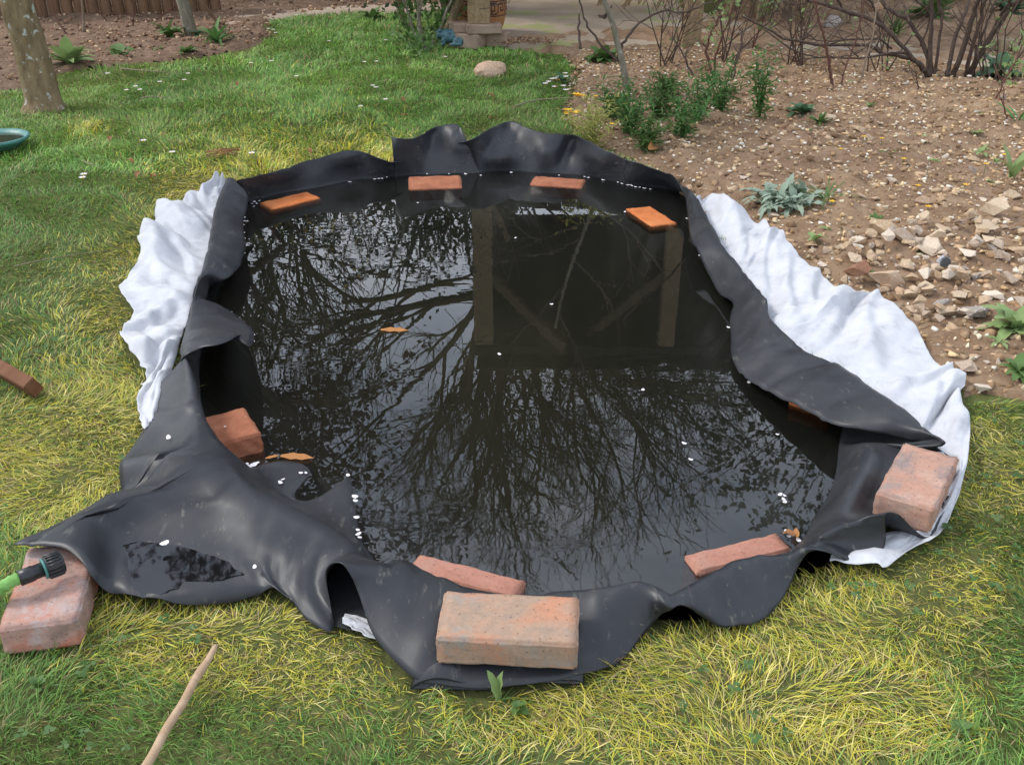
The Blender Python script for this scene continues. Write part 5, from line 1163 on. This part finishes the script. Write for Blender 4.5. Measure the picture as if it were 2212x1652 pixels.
plank('beam', (PX-.08, PY, tpz+.06), (RX+.35, RY, tpz+.06), .07, .08, M['roof'], pg)
plank('brace', (PX+.02, PY-.02, tpz-.55), (PX+.58, PY-.12, tpz), .06, .06, M['beam'], pg); plank('brace', (RX-.02, RY, tpz-.55), (RX-.56, RY+.12, tpz), .06, .06, M['beam'], pg)
me = None
for k in range(20):
    t = k/19; xa = PX+.02+t*(RX+.9-PX); a = (xa, PY-.12+t*(RY-PY)*.95, tpz+.16); b = (xa+.15, 9.5, tpz+.10)
    o = plank('roof_board', a, b, .155, .02, M['roof'], pg)
fb_ = thing('board_fence', 'dark boarded fence behind the patio', 'fence', (1, 9.9, 0)); 
for k in range(30): plank('board', (-.75+k*.15, 9.9+.01*(k % 2), 0), (-.75+k*.15, 9.9+.01*(k % 2), 2.1+.02*(k % 3)), .145, .02, M['dark'], fb_, (0, 1, 0))
def blk(u, v, z0, sz, yaw, lab, mat='brick_tan'):
    q = at(u, v, z0); brick('brick', q[0], q[1], yaw, z0+sz[2], M[mat], lab, sz, (0, 0), 'bricks of the post footing')
zb = .05
cx_, cy_ = PX, PY
brick('brick', cx_+.03, cy_-.05, .12, .155, M['brick_tan'], 'upper right brick of the footing under the pergola post', (.215, .10, .055), (0, 0), None)
brick('brick', cx_-.12, cy_+.04, .3, .152, M['brick_tan'], 'upper left brick of the footing under the pergola post', (.12, .16, .055), (0, 0), None)
brick('brick', cx_-.075, cy_-.02, -.5, .098, M['brick_tan'], 'lower brick of the footing, turned corner forwards', (.21, .13, .085), (0, 0), None)
brick('brick', cx_+.09, cy_+.03, -.25, .0985, M['brick_tan'], 'lower right brick of the footing, in shade below the upper one', (.2, .11, .085), (0, 0), None)
q = at(1044, 42, .05); pX, pY = q[0]+.0, PY+.42
pot = thing('glazed_pot', 'large brown pot with a dark Greek key band behind the pergola post', 'pot', (pX, pY, .024)); g = Geo()
pr = [(0, 0), (.115, 0), (.125, .01), (.148, .06), (.163, .12), (.168, .17), (.165, .23), (.155, .29), (.148, .31), (.156, .335), (.162, .35), (.15, .352), (.138, .33), (.12, .29)]
g.lathe(pr, (0, 0, 0), 48); g.obj('body', M['pot'], pot, True, (0, 0, 0))
g = Geo()
def arc(g, a0, a1, z0, z1, off=.0025):
    R = lambda z: np.interp(z, [p[1] for p in pr[2:9]], [p[0] for p in pr[2:9]])+off
    V = []; n = 4
    for i in range(n+1):
        a = a0+(a1-a0)*i/n
        for z in (z0, z1): V += [(R(z)*math.cos(a), R(z)*math.sin(a), z), ((R(z)-.006)*math.cos(a), (R(z)-.006)*math.sin(a), z)]
    F = []
    for i in range(n): b = i*4; F += [(b, b+4, b+6, b+2), (b+2, b+6, b+7, b+3), (b, b+1, b+5, b+4)]
    F += [(0, 2, 3, 1), (n*4, n*4+1, n*4+3, n*4+2)]; g.add(V, F)
arc_n = 14
for k in range(arc_n):
    a = k*2*math.pi/arc_n; s = 2*math.pi/arc_n
    arc(g, a, a+s*.98, .125, .132); arc(g, a, a+s*.98, .215, .222)
    for (x0, x1, y0, y1) in ((.1, .2, .14, .205), (.1, .85, .195, .205), (.75, .85, .155, .205), (.4, .85, .155, .165), (.4, .5, .165, .183)): arc(g, a+s*x0, a+s*x1, y0, y1)
for k in range(3): arc(g, k*2.1+.3, k*2.1+1.2, .135, .212, .0015)
g.obj('key_band', M['potdark'], pot, False, (0, 0, 0))
# bundle of canes at the back of the patio
q = at(1650, 40, .03); cb = thing('cane_bundle', 'stack of dry canes leaning together behind the patio', 'canes', (q[0], q[1], 0))
for i in range(46):
    bu = random.uniform(1560, 1740); bv = random.uniform(22, 54)+(bu-1650)*.06; b = at(bu, bv, .03); g = Geo(); t_ = b+np.array([random.uniform(-.12, .35), random.uniform(.1, .5), random.uniform(.8, 1.3)]); r = random.uniform(.006, .014); g.tube([b, b*.5+t_*.5+[random.uniform(-.02, .02), 0, 0], t_], [r, r*.9, r*.7], 6); g.obj('cane', random.choice([M['reed'], M['reed'], M['log2']]), cb)
q = at(1400, 15, .05); cb = thing('twig_heap', 'heap of dry brown sticks at the back of the patio left of the right post', 'sticks', (q[0], q[1], 0)); 
for i in range(30):
    b = at(random.uniform(1290, 1490), random.uniform(-6, 22), .04); g = Geo(); t_ = b+np.array([random.uniform(.0, .5), random.uniform(.0, .3), random.uniform(.15, .7)]); r = random.uniform(.004, .008); g.tube([b, (b+t_)/2+[0, 0, .05], t_], [r, r*.9, r*.6], 5); g.obj('stick', M['reed'], cb)
def logs(name, lab, pts, w_, h, mat, cat):
    P = [at(u, v, .0)[:2] for u, v in pts]; t = thing(name, lab, cat, (P[0][0], P[0][1], 0)); L0 = 0; k = 0
    mesh = None; seg = []
    for a, b in zip(P[:-1], P[1:]):
        d = np.linalg.norm(b-a); n = max(1, int(d/w_))
        for i in range(n): seg.append(a+(b-a)*(i+.5)/n)
    ms = []
    for s_ in range(3):
        g = Geo(); k_ = 14; g.lathe([(0, h), (w_*.42, h), (w_*.49, h-.008), (w_*.50, h*.6), (w_*.49, 0)], k=k_); o = g.obj('log', mat, None, True, (0, 0, 0)); ms.append(o.data); bpy.data.objects.remove(o)
    for s_, q in enumerate(seg): shared('log', ms[s_ % 3], (q[0]-P[0][0], q[1]-P[0][1], -.02-random.random()*.03), (0, 0, random.random()*6), (1, 1, random.uniform(.95, 1.05)), t)
logs('log_fence', 'fence of upright brown half logs behind the mulched bed', [(-120,52),(80,44),(300,36),(480,28)], .085, .9, M['log'], 'fence')
logs('log_edging', 'low edging of pale sawn logs at the right edge behind the shrub', [(2130,112),(2180,122),(2260,128)], .085, .12, M['log2'], 'edging')
logs('log_edging', 'short row of grey edging logs beside the flat stone at the top', [(1808,62),(1850,64)], .06, .14, M['log2'], 'edging')
q = at(1795, 60, .02); tag(shared('edging_stone', STONES[3], (q[0], q[1], .05), (0, 0, .3), (.17, .08, .2)), 'upright grey stone left of the short log row', 'stone')
q = at(1890, 28, .02); tag(shared('flat_stone', STONES[9], (q[0], q[1], .05), (0, 0, .1), (.34, .18, .2)), 'large flat pale stone behind the bare shrub at the top', 'stone')

# ------------------------------------------------------------ trees and bushes beyond the frame, seen in the water
tb = thing('bare_tree', 'tall spreading bare tree beyond the garden, mirrored in the pond', 'tree', (-.2, 12.2, 0)); g = Geo()
g.tube(catmull(np.array([(-.2, 12.2, -.1), (-.25, 12.2, 1.4), (-.15, 12.15, 2.6), (-.1, 12.1, 3.9)]), 4), np.linspace(.24, .17, 13), 14); g.obj('trunk', M['treebark'], tb)
g = Geo(); RNG = np.random.default_rng(77)
for dr in [(-1, 0, .55), (-.75, -.25, .75), (-.45, .3, 1), (-.15, -.3, 1.1), (.2, .3, 1.1), (.45, -.2, .95), (.8, .2, .7), (1, -.1, .5), (.0, -.6, .9), (-.9, .4, .25), (.9, .4, .3), (.6, -.5, .6), (-1, .1, .3), (1, .3, .75), (.9, -.4, .95), (.3, .1, 1.4), (-.3, .1, 1.3), (.55, .5, 1.1), (-.6, 0, 1.0), (.1, -.2, 1.6), (1, 0, .15), (.75, -.1, 1.15)]:
    d = np.array(dr)/np.linalg.norm(dr); tree_geo(g, (-.12+d[0]*.05, 12.1, 3.6+RNG.random()*.5), d, 2.35, .055, 1, 5, 4, .52, None, .0045, .03)
g.obj('branches', M['treebark'], tb)
def shrub_far(name, x, y, h, r, mat, n, size, lab, z0=.4, bare=True):
    t = thing(name, lab, 'tree', (x, y, 0)); g = Geo(); lp = []
    for k in range(6):
        d = np.array([random.uniform(-.6, .6), random.uniform(-.6, .6), 1]); d /= np.linalg.norm(d); tree_geo(g, (x, y, 0), d, h*.6, .04, 2, 4, 4, .6, lp, .006)
    g.obj('branches', M['twig'], t)
    lp = [q for q in lp if np.hypot(q[0]-x, q[1]-y) < r*1.2]
    lp += [np.array([x+random.gauss(0, r*.45), y+random.gauss(0, r*.4), z0+abs(random.gauss(0, 1))*h*.42]) for _ in range(120)]
    leafcloud('foliage', lp, n, size, mat, t, .14, np.array(t.location))
shrub_far('forsythia', -2.0, 9.6, 2.5, .8, M['forsythia'], 900, .05, 'yellow-flowering forsythia beyond the lawn, mirrored at the back left of the pond')
shrub_far('evergreen_bush', -3.0, 10.4, 2.9, 1.2, M['evergreen'], 8000, .10, 'dark evergreen bush beyond the log fence on the left')
shrub_far('evergreen_bush', -1.9, 11.2, 2.5, 1.1, M['evergreen'], 7000, .10, 'dark evergreen bush behind the yellow forsythia')
shrub_far('evergreen_bush', 4.6, 9.5, 3.2, 1.3, M['evergreen'], 7000, .10, 'dark evergreen bush beyond the right end of the path')
shrub_far('evergreen_bush', 3.4, 11.5, 3.6, 1.2, M['evergreen'], 6000, .10, 'tall dark evergreen behind the boarded fence')
shrub_far('evergreen_bush', -5.0, 9.8, 3.4, 1.3, M['evergreen'], 7000, .10, 'dark evergreen bush far out on the left')
shrub_far('climbing_rose', PX-.3, 8.0, 2.2, .5, M['evergreen'], 1800, .06, 'dark climber growing up behind the left pergola post')
tb = thing('bare_tree', 'smaller bare tree beyond the forsythia on the left', 'tree', (-3.3, 11.6, 0)); g = Geo(); g.tube([(-3.3, 11.6, 0), (-3.2, 11.6, 2.6)], [.12, .09], 10); g.obj('trunk', M['treebark'], tb); g = Geo()
for k in range(6):
    a = k*1.05; d = np.array([math.cos(a)*.6, math.sin(a)*.6, .9]); d /= np.linalg.norm(d); tree_geo(g, (-3.2, 11.6, 2.3+.1*k), d, 1.5, .045, 1, 4, 5, .6, None, .0062)
g.obj('branches', M['treebark'], tb)

# ------------------------------------------------------------ puddle lying on the near left flap
dg = bpy.context.evaluated_depsgraph_get()
lv = prof.reshape(-1, 3)
pp = catmull(np.array(PUD, float), 4, True)
pp = pp+np.random.default_rng(3).normal(0, 1.1, pp.shape)
V = [at(u, v, PZ) for u, v in pp]+[at(u, v, PZ-.004) for u, v in pp]; m_ = len(pp)
F = [tuple(range(m_))[::-1]]+[(i, (i+1) % m_, m_+(i+1) % m_, m_+i) for i in range(m_)]
pw = NT('puddle_film'); pw.base((.006, .006, .007), .03, .6); pw.bump(pw.noise(14, 2, .5, .6), .10, .0012)
o = mk('puddle', V, F, pw.m, smooth=False); tag(o, 'dark puddle of water lying on the near left flap of the liner', 'puddle')

# ------------------------------------------------------------ tucked folds of the liner under its front edge
g = Geo()
def tuck(u0, u1, v0, zh, depth, ph):
    a = at(u0, v0, .004); b = at(u1, v0+3, .004); n = 22; V = []; F = []
    for j in range(2*n):
        t = (j/n) if j < n else (2-j/n); up = j < n
        q = a+(b-a)*t; h = zh*math.sin(math.pi*t)**.55*(1 if up else .0)*(.75+.25*math.sin(t*5+ph))
        q = q+np.array([0, 0, h+(.0 if up else -.001)]); V += [q, q+np.array([.01, depth, .004])]
    m = 2*n
    for j in range(m): F.append((2*j, 2*((j+1) % m), 2*((j+1) % m)+1, 2*j+1))
    g.add(V, F)
tuck(886, 1062, 1487, .026, .10, .5); tuck(1058, 1166, 1470, .010, .08, 1.0); tuck(1160, 1262, 1474, .017, .09, 2.0)
o = g.obj('tucked_fold', M['liner'], None, True, None); o.parent = liner; m = o.modifiers.new('thickness', 'SOLIDIFY'); m.thickness = .003

g = Geo(); U_ = [(702,1262),(716,1350),(760,1362),(812,1352),(812,1250),(770,1225),(730,1225)]; P_ = [at(u, v, .007) for u, v in U_]; c_ = at(755, 1290, .006)
V = [c_]+P_; F = [(0, i+1, (i+1) % len(P_)+1) for i in range(len(P_))]; g.add(V, F)
o = g.obj('tucked_fold', M['liner'], None, False, None); o.parent = liner

for i, (u, v, n, h, lab) in enumerate([(1560, 140, 7, .42, 'low bare twiggy shrub by the patio edge behind the wallflowers'), (1720, 150, 8, .40, 'bare twiggy shrub between the rose stems and the big shrub'), (1900, 165, 6, .35, 'small bare shrub at the left foot of the big shrub'), (2140, 190, 6, .45, 'thin bare shrub at the right of the big shrub'), (1440, 150, 6, .38, 'bare twiggy shrub right of the sapling')]):
    p_ = at(u, v, .0); t_ = thing('twiggy_shrub', lab, 'shrub', tuple(p_)); g = Geo(); st = RNG.bit_generator.state; RNG = np.random.default_rng(300+i)
    for k in range(n):
        dr = np.array([RNG.normal(0, .35), RNG.normal(0, .3), 1]); dr /= np.linalg.norm(dr); tree_geo(g, p_+[RNG.normal(0, .03), RNG.normal(0, .03), 0], dr, h, .0045, 2, 4, 3, .55, None, .0013)
    g.obj('stems', M['twig'], t_)
    lq = [p_+np.array([random.gauss(0, .08), random.gauss(0, .08), random.uniform(.08, h)]) for _ in range(14)]; leafcloud('new_leaves', lq, 45, .028, M['g_light'], t_, .02, p_)
